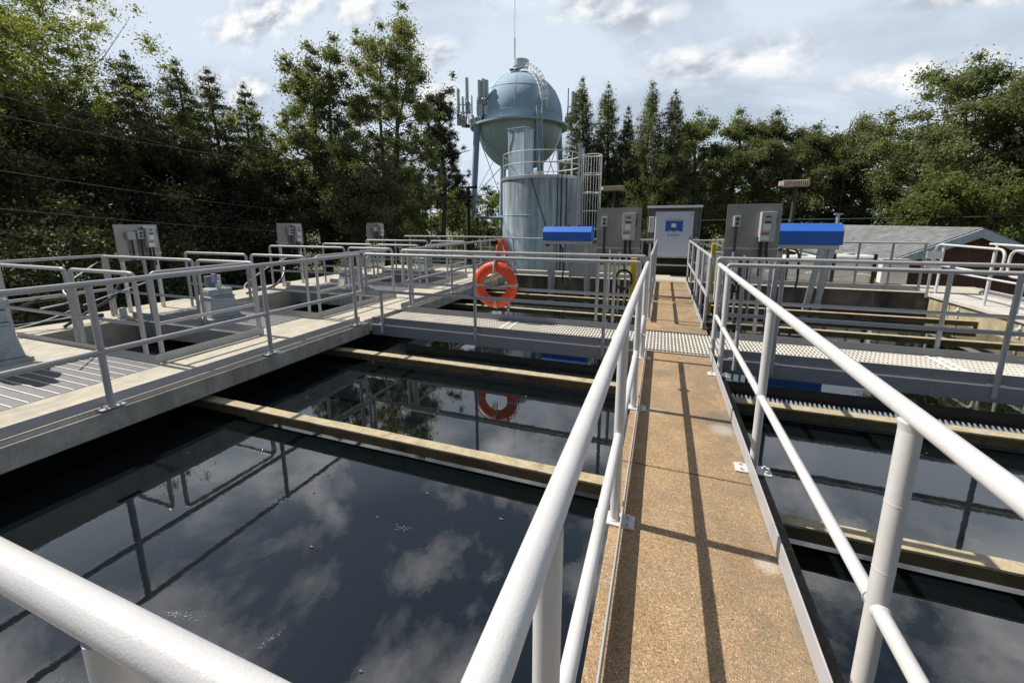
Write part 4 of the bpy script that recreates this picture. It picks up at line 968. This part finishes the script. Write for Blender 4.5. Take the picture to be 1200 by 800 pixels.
P('leg_ladder', 'tower_pale', t, lambda m: [m.tube([(lg[0][1][0] + d, lg[0][1][1] - .35, 0), (lg[0][0][0] + d, lg[0][0][1] - .38, ZC + .4)], .05, 6) for d in (-.2, .2)])
vt = P('vent_cap', 'antenna', t, lambda m: m.lathe(.1, 0, [(.30, ZC + 3.85), (.30, ZC + 4.2), (.62, ZC + 4.25), (.62, ZC + 4.45), (.68, ZC + 4.47), (.68, ZC + 4.95), (0, ZC + 5.0)], 24))
P('mast', 'antenna', t, lambda m: [m.tube([(-.42, -.2, ZC + 3.7), (-.42, -.2, ZC + 6.6)], .055, 8), m.tube([(-.42, -.2, ZC + 6.6), (-.42, -.2, ZC + 10.2)], .022, 6)])
P('roof_bar', 'dark_bracket', vt, lambda m: [m.box(-.75, .75, -.5, .5, ZC + 3.9, ZC + 3.97), m.box(-.85, -.35, -.1, .1, ZC + 4.2, ZC + 4.32)])
def antenna_group(px, py, zs, parts, name='antenna_array'):
    o = P('antenna_mount', 'galv', t, lambda m: [m.tube([(px + dx, py + dy, ZC + z0 - .3), (px + dx, py + dy, ZC + z1 * .6 + z0 * .4)], .05, 6) for dx, dy, z0, z1, r in parts] + [m.tube([(px + parts[0][0], py + parts[0][1], ZC + q), (px + parts[-1][0], py + parts[-1][1], ZC + q)], .05, 6) for q in zs])
    for dx, dy, z0, z1, r in parts:
        P('antenna', 'antenna', o, lambda m: m.tube([(px + dx, py + dy - .15, ZC + z0), (px + dx, py + dy - .15, ZC + z1)], r, 12))
    rnd = random.Random(int(abs(px) * 10))
    P('radio_unit', 'frp', o, lambda m: [m.box(px + dx - .17, px + dx + .17, py + dy - .05, py + dy + .3, ZC + z0 - .5 - k * .45, ZC + z0 - .1 - k * .45) for dx, dy, z0, z1, r in parts for k in range(2)])
    P('cable_run', 'black', o, lambda m: [m.tube([(px + dx + rnd.uniform(-.2, .2), py + dy, ZC + z0 + .2), (px + dx + rnd.uniform(-.4, .4), py + dy + .1, ZC + z0 - .3), (px + .3 + rnd.uniform(-.2, .2), py + .3, ZC - .6)], .03, 5) for dx, dy, z0, z1, r in parts for k in range(4)])
antenna_group(-4.75, -1.4, (.6, 1.2), [(-.35, .1, .55, 2.35, .14), (.05, -.1, .35, 1.7, .10), (.45, -.5, 1.35, 3.0, .15), (.75, .3, .2, 1.9, .07)])
antenna_group(-3.25, -2.4, (.8, 1.1), [(.0, 0, 1.35, 2.65, .16), (.32, .0, 1.4, 2.75, .16), (.6, .1, 1.4, 2.7, .14)])
antenna_group(4.15, -.4, (.6, 1.2), [(-.05, 0, .5, 2.6, .06), (.35, .1, .9, 2.35, .16), (.62, .2, 1.0, 2.3, .12)])
P('equipment_box', 'antenna', t, lambda m: [m.box(-3.5, -3.0, -2.6, -2.1, ZC + .1, ZC + .85), m.box(-2.9, -2.5, -2.6, -2.3, ZC + .15, ZC + .8)], .02)

# ------------------------------------------------------------------ brick building on the right
t = thing('brick_building', 'low red brick building with grey shingle roof and pale gable boards', 'building', (8.55, 16.0, -1.5))
P('wall', 'brick', t, lambda m: m.prism([(-1.95, 0), (1.95, 0), (1.95, 1.72), (0, 2.68), (-1.95, 1.72)], 'y', 0.25, 20))
def roof(m):
    for s in (-1, 1):
        m.hexa([(0, -.1, 2.74), (s * 2.25, -.1, 1.62), (s * 2.25, 20.3, 1.62), (0, 20.3, 2.74), (0, -.1, 2.84), (s * 2.25, -.1, 1.72), (s * 2.25, 20.3, 1.72), (0, 20.3, 2.84)])
P('roof', 'shingle', t, roof)
P('gable_board', 'fascia_board', t, lambda m: [m.hexa([(s * .002, -.14, 2.55), (s * 2.25, -.14, 1.43), (s * 2.25, -.10, 1.43), (s * .002, -.10, 2.55), (s * .002, -.14, 2.80), (s * 2.25, -.14, 1.68), (s * 2.25, -.10, 1.68), (s * .002, -.10, 2.80)]) for s in (-1, 1)])
P('soffit', 'fascia_board', t, lambda m: [m.box(s * 2.0 - .22, s * 2.0 + .22, -.09, 20, 1.50, 1.55) for s in (-1, 1)])
P('vent_stack', 'galv', t, lambda m: [m.cyl(.1, 11, 2.6, 3.35, .09, 10), m.box(-.06, .26, 10.85, 11.15, 3.35, 3.43)])
t = thing('switch_box', 'pale grey box on the rear deck in front of the brick wall', 'box', (5.15, 12.2, 0))
P('box', 'white_plastic', t, lambda m: m.box(-.28, .22, -.1, .1, .08, .62), .01); P('lid', 'frp', t, lambda m: m.box(-.30, .24, -.12, .12, .621, .65)); P('leg', 'galv', t, lambda m: [m.box(x - .02, x + .02, -.05, .05, 0, .09) for x in (-.2, .15)])
t = thing('notice_sign', 'stack of small white sign plates by the rounded rail loops', 'sign', (5.02, 10.6, 0))
P('plate', 'label_white', t, lambda m: [m.box(-.08, .16, -.006, .006, z, z + .15) for z in (.78, .60)]); P('post', 'galv', t, lambda m: m.box(.02, .06, .008, .03, 0, .97))

# ------------------------------------------------------------------ lamps on posts
def lamp(loc, h, label, w):
    t = thing('flood_light', label, 'lamp post', loc, R(-8), 'flood lights on dark posts')
    P('post', 'wood', t, lambda m: m.tube([(0, 0, 0), (0.06, 0, h)], .052, 10))
    hd = P('head', 'lamp', t, lambda m: m.prism([(-.14, h), (.16, h), (.10, h + .13), (-.08, h + .13)], 'x', -w / 2, w / 2), .01)
    P('cooling_fin', 'lamp', hd, lambda m: [m.box(-w / 2 + .1 + i * (w - .15) / 12, -w / 2 + .125 + i * (w - .15) / 12, -.17, .19, h - .03, h + .15) for i in range(13)])
lamp((3.35, 14.0, -1.5), 4.0, 'flood light with finned head on a leaning post behind the right blue hood', .72)
lamp((-1.9, 16.5, -1.5), 4.2, 'flood light with finned head on a short post behind the left control panel', .85)

# ------------------------------------------------------------------ power lines and pole
t = thing('utility_pole', 'dark wooden utility pole with short crossarm beside the tower leg', 'utility pole', (-14.0, 29.0, -1.5))
P('pole', 'wood', t, lambda m: m.tube([(0, 0, 0), (0, 0, 5.6)], [.17, .15], 12)); P('crossarm', 'wood', t, lambda m: m.box(-.55, .75, -.08, .08, 5.5, 5.65)); P('insulator', 'black', t, lambda m: [m.cyl(x, 0, 5.65, 5.8, .04, 8) for x in (-.45, .1, .65)])
def wire(a, b, sag, label, r=.0055):
    A, B = Vector(a), Vector(b); pts = []
    for i in range(33):
        f = i / 32; p = (B - A) * f; p.z -= sag * 4 * f * (1 - f); pts.append(p)
    mb = MB(); mb.tube(pts, r, 6); o = mb.build('power_line', 'wire'); o.location = A
    return tag(o, label, 'wire', 'overhead wires')
wire((-9.3, -0.2, 2.75), (-19.5, 21.0, 2.1), 0.25, 'overhead wire across the left trees, second from the bottom')
wire((-9.3, -0.2, 2.15), (-19.5, 21.0, 0.9), 0.2, 'lowest overhead wire across the left trees')
wire((-9.3, -0.2, 3.4), (-19.5, 21.0, 5.2), 0.5, 'overhead wire across the left trees, third from the bottom')
wire((-9.3, -0.2, 4.1), (-19.5, 21.0, 4.0), 0.4, 'highest overhead wire across the left trees')
wire((2.0, 30.0, 1.6), (30.0, 20.0, 2.2), 0.15, 'grey overhead wire above the shingle roof on the right', .022)

# ------------------------------------------------------------------ trees
def np_mesh(name, verts, faces4, mat):
    me = bpy.data.meshes.new(name)
    nv, nf = len(verts), len(faces4)
    me.vertices.add(nv); me.vertices.foreach_set('co', np.asarray(verts, np.float32).ravel())
    me.loops.add(nf * 4); me.loops.foreach_set('vertex_index', np.asarray(faces4, np.int32).ravel())
    me.polygons.add(nf); me.polygons.foreach_set('loop_start', np.arange(0, nf * 4, 4, dtype=np.int32))
    try: me.polygons.foreach_set('loop_total', np.full(nf, 4, np.int32))
    except Exception: pass
    me.update(calc_edges=True); me.validate(); me.materials.append(M[mat])
    return me
def leaves(centres, radii, counts, size, rng, flat=0.75, aspect=0.5, droop=0.0, outward=None):
    C_ = np.repeat(np.asarray(centres, float), counts, axis=0); Rr = np.repeat(np.asarray(radii, float), counts)
    n = len(C_)
    d = rng.normal(size=(n, 3)); d /= np.linalg.norm(d, axis=1)[:, None] + 1e-9
    rad = Rr * np.minimum(1.5, np.abs(rng.normal(0, 0.62, n)) + 0.08)
    p = C_ + d * rad[:, None] * np.array([1, 1, flat])
    u = rng.normal(size=(n, 3)); u[:, 2] -= droop; u /= np.linalg.norm(u, axis=1)[:, None]
    w = rng.normal(size=(n, 3)); w += 0.8 * d; v = np.cross(u, w); v /= np.linalg.norm(v, axis=1)[:, None] + 1e-9
    s = size * rng.uniform(0.55, 1.35, n)[:, None]
    a = p - u * s; b = p + v * s * aspect; c = p + u * s; e = p - v * s * aspect
    V = np.stack([a, b, c, e], 1).reshape(-1, 3); F = np.arange(n * 4).reshape(-1, 4)
    return V, F
def tree(kind, seed, h, w, n, size):
    rng = np.random.default_rng(seed); rnd = random.Random(seed)
    cen, rad = [], []; tr = MB()
    if kind in ('broad', 'airy', 'poplar'):
        stems = {'broad': 1, 'airy': 3, 'poplar': 3}[kind]
        tips = []
        for s in range(stems):
            a = rnd.uniform(0, 6.28); lean = (0.0 if stems == 1 else w * .22)
            top = Vector((lean * math.cos(a + s * 2.1), lean * math.sin(a + s * 2.1), h * (0.86 if s == 0 else rnd.uniform(.68, .84))))
            b0 = Vector((.12 * math.cos(s * 2.1), .12 * math.sin(s * 2.1), 0)) if stems > 1 else Vector((0, 0, 0))
            pts = []
            for k in range(8):
                f = k / 7; p = b0.lerp(top, f); p.x += math.sin(f * 5 + s) * .018 * h * f; p.y += math.cos(f * 4 + s) * .018 * h * f; pts.append(p)
            r0 = h * (.021 if stems == 1 else .013)
            tr.tube(pts, [r0 * (1 - .82 * k / 7) for k in range(8)], 8)
            nb = {'broad': 24, 'airy': 14, 'poplar': 15}[kind]
            for k in range(nb):
                f = {'broad': .28, 'airy': .38, 'poplar': .22}[kind]; f = f + (1 - f) * (k + rnd.random()) / nb
                i = min(6, int(f * 7)); base = pts[i].lerp(pts[i + 1], f * 7 - i)
                env = {'broad': math.sin(PI * min(1, .18 + .85 * (f - .25) / .75)) ** .6, 'airy': .55 + .45 * math.sin(PI * f), 'poplar': (.45 + .6 * math.sin(PI * f) ** 1.2)}[kind]
                L = w * .5 * env * rnd.uniform(.65, 1.1); ang = k * 2.4 + rnd.uniform(-.5, .5) + s
                up = rnd.uniform(.1, .7)
                end = base + Vector((L * math.cos(ang), L * math.sin(ang), L * up))
                mid = base.lerp(end, .5) + Vector((0, 0, -.06 * L)) + Vector((rnd.uniform(-.1, .1), rnd.uniform(-.1, .1), 0)) * L
                rb = r0 * .36 * (1.15 - f)
                tr.tube([base, mid, end], [rb, rb * .65, rb * .25], 5)
                q = 8 if kind == 'broad' else 6
                for j in range(q):
                    g = .25 + .8 * (j + rnd.random()) / q
                    c = base.lerp(end, g) + Vector((rnd.gauss(0, .16), rnd.gauss(0, .16), rnd.gauss(.05, .14))) * L * .95
                    cen.append(c); rad.append(w * rnd.uniform(.035, .10) * (1.0 if kind != 'airy' else .8))
            cen.append(top + Vector((0, 0, h * .03))); rad.append(w * .10)
            cen.append(top + Vector((0, 0, h * .09))); rad.append(w * .07)
        flat, asp, droop = .75, .55, .2
    elif kind in ('cedar', 'cypress'):
        tr.tube([(0, 0, 0), (.02 * h, 0, h * .5), (0, 0, h * .97)], [h * .017, h * .011, h * .002], 8)
        lv = 34 if kind == 'cypress' else 26
        for k in range(lv):
            f = .05 + .95 * k / (lv - 1)
            env = (1 - f) ** (.75 if kind == 'cedar' else .85) * (1 if f > .12 else .8) + .015
            L0 = w * .5 * env
            nb = max(3, int(9 * (1 - f) + 3))
            for j in range(nb):
                ang = 2 * PI * j / nb + k * 1.3 + rnd.uniform(-.4, .4); L = L0 * rnd.uniform(.6, 1.25)
                rise = rnd.uniform(.1, .5) if kind == 'cypress' else rnd.uniform(-.25, .2)
                for g in (.45, .75, 1.0):
                    if L < .25 and g < .9: continue
                    cen.append(Vector((L * g * math.cos(ang), L * g * math.sin(ang), h * f + L * rise * g)))
                    rad.append((.06 * w + .10 * L) * (1.15 - .45 * g))
                if L > .4: tr.tube([(0, 0, h * f), (L * .9 * math.cos(ang), L * .9 * math.sin(ang), h * f + L * rise * .9)], [.02, .006], 4)
        cen.append(Vector((0, 0, h))); rad.append(.035 * w); cen.append(Vector((0, 0, h * 1.02))); rad.append(.02 * w)
        flat, asp, droop = (1.1, .3, -.6) if kind == 'cypress' else (.8, .28, .4)
    else:                                                   # pine: bare stem, flat tufted tiers
        tr.tube([(0, 0, 0), (.03 * h, .01 * h, h * .5), (0, 0, h * .97)], [h * .018, h * .013, h * .003], 8)
        for k in range(34):
            f = .34 + .64 * (k + rnd.random()) / 34; L = w * .5 * (1.05 - f) ** .55 * rnd.uniform(.5, 1.15); ang = k * 2.4 + rnd.uniform(-.4, .4)
            base = Vector((.02 * h * (1 - f), 0, h * f)); end = base + Vector((L * math.cos(ang), L * math.sin(ang), L * rnd.uniform(-.1, .75)))
            tr.tube([base, base.lerp(end, .5), end], [.06, .045, .015], 5)
            for j in range(7):
                cen.append(base.lerp(end, .35 + .6 * rnd.random()) + Vector((rnd.gauss(0, .16), rnd.gauss(0, .16), rnd.gauss(.08, .16))) * L); rad.append(w * rnd.uniform(.025, .06))
        cen.append(Vector((0, 0, h))); rad.append(.08 * w)
        flat, asp, droop = .85, .2, 0
    radn = np.asarray(rad); wt = radn ** 2.0; wt /= wt.sum()
    counts = np.maximum(4, (wt * n).astype(int))
    V, F = leaves([tuple(c) for c in cen], radn, counts, size, rng, flat, asp, droop)
    return V, F, tr
TREES = {}
def tree_obj(key, leafmat, barkmat, kind, seed, h, w, n, size, loc, label, group, rz=0.0, sc=(1, 1, 1)):
    t = thing({'broad': 'broadleaf_tree', 'airy': 'airy_tree', 'poplar': 'tall_tree', 'cedar': 'cedar_tree', 'cypress': 'cypress_tree', 'pine': 'pine_tree'}[kind], label, 'tree', loc, rz, group)
    t.scale = sc
    if key not in TREES:
        V, F, tr = tree(kind, seed, h, w, n, size)
        me = np_mesh('crown', V, F, leafmat)
        tb = tr.build('trunk', barkmat); TREES[key] = (me, tb.data); COL.objects.unlink(tb); bpy.data.objects.remove(tb)
    cme, tme = TREES[key]
    for nm, dd in (('crown', cme), ('trunk', tme)):
        o = bpy.data.objects.new(nm, dd); COL.objects.link(o); o.parent = t
    return t
GZ = -1.5
def T(key, leaf, bark, kind, seed, h, w, n, size, x, y, label, group=None, rz=0.0, s=1.0, sz=None):
    return tree_obj(key, leaf, bark, kind, seed, h, w, n, size, (x, y, GZ), label, group, rz, (s, s, sz or s))
GL, GB, GR = 'dark trees along the left side', 'evergreen trees beyond the tank', 'leafy trees behind the shingle roof'
# left side
T('airy', 'leaf_pale', 'bark_pale', 'airy', 12, 13.8, 8.6, 46000, .052, -23.6, 10.9, 'tall airy pale green tree with thin pale stems at the upper left', GL)
T('airy', 'leaf_pale', 'bark_pale', 'airy', 12, 13.8, 8.6, 46000, .052, -25.2, 8.2, 'pale green tree cut by the left picture edge', GL, R(130), .95)
T('oakA', 'leaf_dark', 'bark', 'broad', 21, 9.0, 7.0, 70000, .062, -26.4, 10.2, 'dark broad tree behind the airy pale tree, at the left edge', GL, 0, 1.1)
T('oakA', 'leaf_dark', 'bark', 'broad', 21, 9.0, 7.0, 70000, .062, -21.6, 13.0, 'low dark leafy tree in front of the airy pale tree', GL, R(80), .84)
T('oakA', 'leaf_dark', 'bark', 'broad', 21, 9.0, 7.0, 70000, .062, -21.6, 8.4, 'low dark leafy tree at the far left behind the large gearbox', GL, R(200), .86)
T('cedarA', 'leaf_cedar', 'bark', 'cedar', 31, 10.2, 6.2, 70000, .072, -22.7, 12.7, 'dark cedar with broad top, first right of the airy pale tree', GL)
T('cedarA', 'leaf_cedar', 'bark', 'cedar', 31, 10.2, 6.2, 70000, .072, -22.6, 14.7, 'dark pointed cedar, second from the airy pale tree', GL, R(70), 1.04)
T('cedarB', 'leaf_cedar', 'bark', 'cedar', 37, 10.6, 5.6, 70000, .072, -22.7, 16.3, 'dark pointed cedar with ragged tip in the middle of the left row', GL, R(10), 1.01)
T('cedarB', 'leaf_cedar', 'bark', 'cedar', 37, 10.6, 5.6, 70000, .072, -22.6, 18.2, 'dark cedar beside the tall forked tree', GL, R(150), .99)
T('oakA', 'leaf_dark', 'bark', 'broad', 21, 9.0, 7.0, 70000, .062, -20.4, 17.4, 'dark leafy tree below the cedars, behind the second panel', GL, R(300), .85)
T('oakA', 'leaf_dark', 'bark', 'broad', 21, 9.0, 7.0, 70000, .062, -20.0, 13.4, 'dark leafy tree below the cedars, behind the nearest panel', GL, R(40), .80)
T('popA', 'leaf_oak', 'bark', 'poplar', 43, 13.2, 6.2, 72000, .062, -18.3, 18.9, 'tall forked tree with gaps in its crown, left one of the pair beside the tower', GL)
T('popB', 'leaf_oak', 'bark', 'poplar', 49, 15.6, 7.0, 80000, .062, -15.8, 21.3, 'tallest tree of the scene, loose leafy crown left of the tower', GL)
T('oakB', 'leaf_oak', 'bark', 'broad', 53, 7.6, 6.2, 66000, .062, -15.9, 18.3, 'lower leafy tree at the foot of the tallest tree', GL)
T('pineA', 'leaf_pine', 'bark', 'pine', 61, 11.2, 6.6, 42000, .10, -14.9, 26.4, 'sparse pine with tufted branches close left of the tower', GL)
T('oakB', 'leaf_oak', 'bark', 'broad', 53, 7.6, 6.2, 66000, .062, -19.2, 27.0, 'leafy tree behind the sparse pine', GL, R(100), 1.0)
T('oakG', 'leaf_bright', 'bark', 'broad', 57, 7.6, 6.2, 44000, .08, -22.5, 44.0, 'sunlit leafy tree far behind the tower legs', GB, R(220), .95)
T('oakG', 'leaf_bright', 'bark', 'broad', 57, 7.6, 6.2, 44000, .08, -17.2, 47.0, 'sunlit leafy tree seen between the tower legs', GB, R(20), .95)
# behind the tank and cabinet
for i, (x, y, h, lab) in enumerate(((-6.25, 32.6, 13.2, 'pointed cypress touching the right side of the water tower'), (-4.5, 33.7, 12.9, 'pointed cypress, second from the tower, above the caged ladder'), (-3.0, 34.0, 11.3, 'short cypress between two taller pointed ones'), (-1.35, 33.0, 12.5, 'tall pointed cypress above the left control panel'), (.2, 33.0, 11.8, 'pointed cypress above the white cabinet'))):
    T('cyp' + 'ABCDE'[i], 'leaf_cypress', 'bark', 'cypress', 71 + 2 * i, 12.5, (5.2, 6.2, 5.0, 6.6, 6.0)[i], 80000, .07, x, y, lab, GB, R(50 * i), h / 12.5 * 1.0)
for i, (x, y, h, lab) in enumerate(((-5.4, 36.0, 10.0, 'darker cypress behind the first two pointed cypresses'), (-2.2, 36.3, 9.6, 'darker cypress behind the short cypress'), (1.0, 36, 9.8, 'darker cypress behind the white cabinet'))):
    T('cypB', 'leaf_cypress', 'bark', 'cypress', 73, 12.5, 5.6, 80000, .07, x, y, lab, GB, R(33 * i + 10), h / 12.5, )
T('oakC', 'leaf_oak_light', 'bark', 'broad', 83, 11.8, 7.2, 70000, .07, 2.0, 36.0, 'slim leafy tree right of the last pointed cypress', GB, 0, .98)
T('oakC', 'leaf_oak_light', 'bark', 'broad', 83, 11.8, 7.2, 70000, .07, 4.9, 37.7, 'round leafy tree above the right control panel', GB, R(120), 1.0)
T('oakC', 'leaf_oak_light', 'bark', 'broad', 83, 11.8, 7.2, 70000, .07, 7.4, 37.4, 'round leafy tree above the right blue hood', GB, R(240), .97)
# right side
T('oakD', 'leaf_oak_light', 'bark', 'broad', 91, 11.6, 9.0, 74000, .075, 10.8, 40.5, 'leafy tree with a bare twig above the middle of the shingle roof', GR, R(30), .93)
T('oakD', 'leaf_oak_light', 'bark', 'broad', 91, 11.6, 9.0, 74000, .075, 13.6, 40.0, 'leafy tree left of the tall oak on the right', GR, R(160), .96)
T('oakE', 'leaf_oak_light', 'bark', 'broad', 97, 13.0, 9.2, 60000, .078, 16.6, 34.2, 'tall open oak with visible trunk, highest tree on the right', GR, 0, 1.0)
T('oakD', 'leaf_oak_light', 'bark', 'broad', 91, 11.6, 9.0, 74000, .075, 20.4, 34.0, 'dark leafy tree at the right picture edge', GR, R(280), 1.06)
T('oakH', 'leaf_dark', 'bark', 'broad', 93, 11.6, 9.0, 74000, .075, 22.4, 38.0, 'dark tree behind the right picture edge tree', GR, R(100), 1.0)
T('oakF', 'leaf_bright', 'bark', 'broad', 101, 5.4, 6.0, 50000, .07, 13.4, 27.5, 'small bright green round tree just behind the roof ridge', GR)
T('oakH', 'leaf_dark', 'bark', 'broad', 93, 11.6, 9.0, 74000, .075, 17.5, 29.0, 'low dark leafy tree behind the gable end of the building', GR, R(200), .45)
# dark understorey filling in between and below the trunks
def mass(name, spots, n, size, leaf, seed, label_kind='stuff'):
    rng = np.random.default_rng(seed); cen = []; rad = []
    for (x0, y0, x1, y1, zt, wd, k) in spots:
        for i in range(k):
            f = (i + rng.random()) / k
            cen.append((x0 + (x1 - x0) * f + rng.normal() * wd, y0 + (y1 - y0) * f + rng.normal() * wd, GZ + rng.uniform(0.2, 1) ** .8 * zt * (.75 + .5 * math.sin(i * .7) ** 2))); rad.append(rng.uniform(.6, 1.25))
    rad = np.asarray(rad); counts = np.maximum(5, (n * rad ** 2 / (rad ** 2).sum()).astype(int))
    V, F = leaves(cen, rad, counts, size, rng, .8, .55, .1)
    o = bpy.data.objects.new(name, np_mesh(name, V, F, leaf)); COL.objects.link(o); o['kind'] = 'stuff'
    return o
mass('undergrowth', [(-17.4, -4, -18.5, 10, 3.2, .7, 60), (-15.8, 1, -17.0, 11, 2.3, .6, 60), (-18.5, 10, -18.2, 17, 3.4, .7, 50), (-18, 17, -16, 24, 3.6, .8, 50)], 90000, .065, 'leaf_dark', 5)
mass('undergrowth', [(-22, 26, -8, 40, 3.6, 1.2, 60), (-8, 38, 12, 42, 4.6, 1.2, 90), (12, 42, 26, 36, 5.0, 1.4, 80)], 70000, .13, 'leaf_dark', 6)
mass('far_woods', [(-29, 2, -31, 22, 8.5, 1.3, 110), (-30, 22, -26, 50, 8.0, 1.6, 90), (-24, 52, 10, 52, 6.6, 1.6, 110), (4, 46, 32, 46, 8.6, 1.6, 130)], 90000, .18, 'leaf_dark', 7)
# a bare dead twig above the right trees
t = thing('dead_branch', 'bare dead branch rising above the leafy trees on the right', 'branch', (12.3, 38.6, GZ))
def twig(m):
    rnd = random.Random(3)
    m.tube([(0, 0, 0), (.1, 0, 5), (-.1, 0, 9.2), (.3, 0, 10.7)], [.12, .08, .035, .01], 6)
    for i in range(12):
        z = 7.2 + i * .25; a = rnd.uniform(-1.2, 1.2); L = rnd.uniform(.4, 1.0)
        m.tube([(-.05, 0, z), (L * .6 * math.sin(a), .1, z + L * .5), (L * math.sin(a), .2, z + L)], [.02, .013, .006], 5)
P('twig', 'bark', t, twig)

# ------------------------------------------------------------------ bits afloat on the basin
def float_leaf(x, y, s, a, seed):
    rnd = random.Random(seed); n = 7
    top = []
    for i in range(n):
        th = 2 * PI * i / n; rr = s * rnd.uniform(.6, 1.1) * (1 if i % 2 else .7); top.append((rr * math.cos(th) * 2.2, rr * math.sin(th)))
    mb = MB(); vs = [(px * 1, py, .0005 + rnd.uniform(0, .0025)) for px, py in top] + [(px, py, -.002) for px, py in top]
    mb.add(vs, [tuple(range(n)), tuple(range(2 * n - 1, n - 1, -1))] + [(i, (i + 1) % n, n + (i + 1) % n, n + i) for i in range(n)])
    o = mb.build('floating_leaf', 'leaf_litter'); o.location = (x, y, ZW + .003); o.rotation_euler = (0, 0, a)
    return tag(o, 'small dead leaf afloat on the dark water', 'leaf', 'dead leaves afloat on the basins')
rnd = random.Random(77)
for i in range(34):
    x = rnd.uniform(-4.0, -.4); y = rnd.choice([rnd.uniform(.5, 2.5), rnd.uniform(2.8, 4.4), rnd.uniform(6.2, 7.9)])
    float_leaf(x, y, rnd.uniform(.004, .011), rnd.uniform(0, 6.28), i)
for i in range(12):
    float_leaf(rnd.uniform(1.0, 5.0), rnd.choice([rnd.uniform(1.5, 2.5), rnd.uniform(2.9, 4.3)]), rnd.uniform(.004, .010), rnd.uniform(0, 6.28), 100 + i)
def foam(x, y, n, spread, seed, label, a=0.5):
    r_ = random.Random(seed); mb = MB()
    for i in range(n * 4):
        u = r_.gauss(0, spread); v = r_.gauss(0, spread * .35); rr = r_.choice((.001, .0015, .002, .003)) * r_.uniform(.7, 1.4)
        mb.sphere((u * math.cos(a) - v * math.sin(a), u * math.sin(a) + v * math.cos(a), 0), rr, 8, (1.3, 1.3, .45))
    o = mb.build('foam_patch', 'foam'); o.location = (x, y, ZW + .001)
    return tag(o, label, 'foam', 'foam patches on the left basin')
foam(-2.15, 1.05, 46, .045, 1, 'glistening foam patch on the water just above the corner rail', .3)
foam(-3.15, 2.28, 55, .07, 2, 'long scatter of foam where the rail post is mirrored', .8)
foam(-2.45, 1.85, 26, .05, 3, 'loose foam patch left of the basin middle', .6)
foam(-1.62, 1.12, 14, .03, 4, 'small foam streak near the basin middle', 1.2)
foam(-.98, .85, 16, .03, 5, 'small dark foam streak close to the walkway side', 1.4)
foam(-1.45, 1.95, 8, .03, 6, 'tiny foam dots below the nearest beam', .1)
foam(-2.35, .62, 60, .06, 7, 'large foam patch at the picture edge below the corner rail', .4)
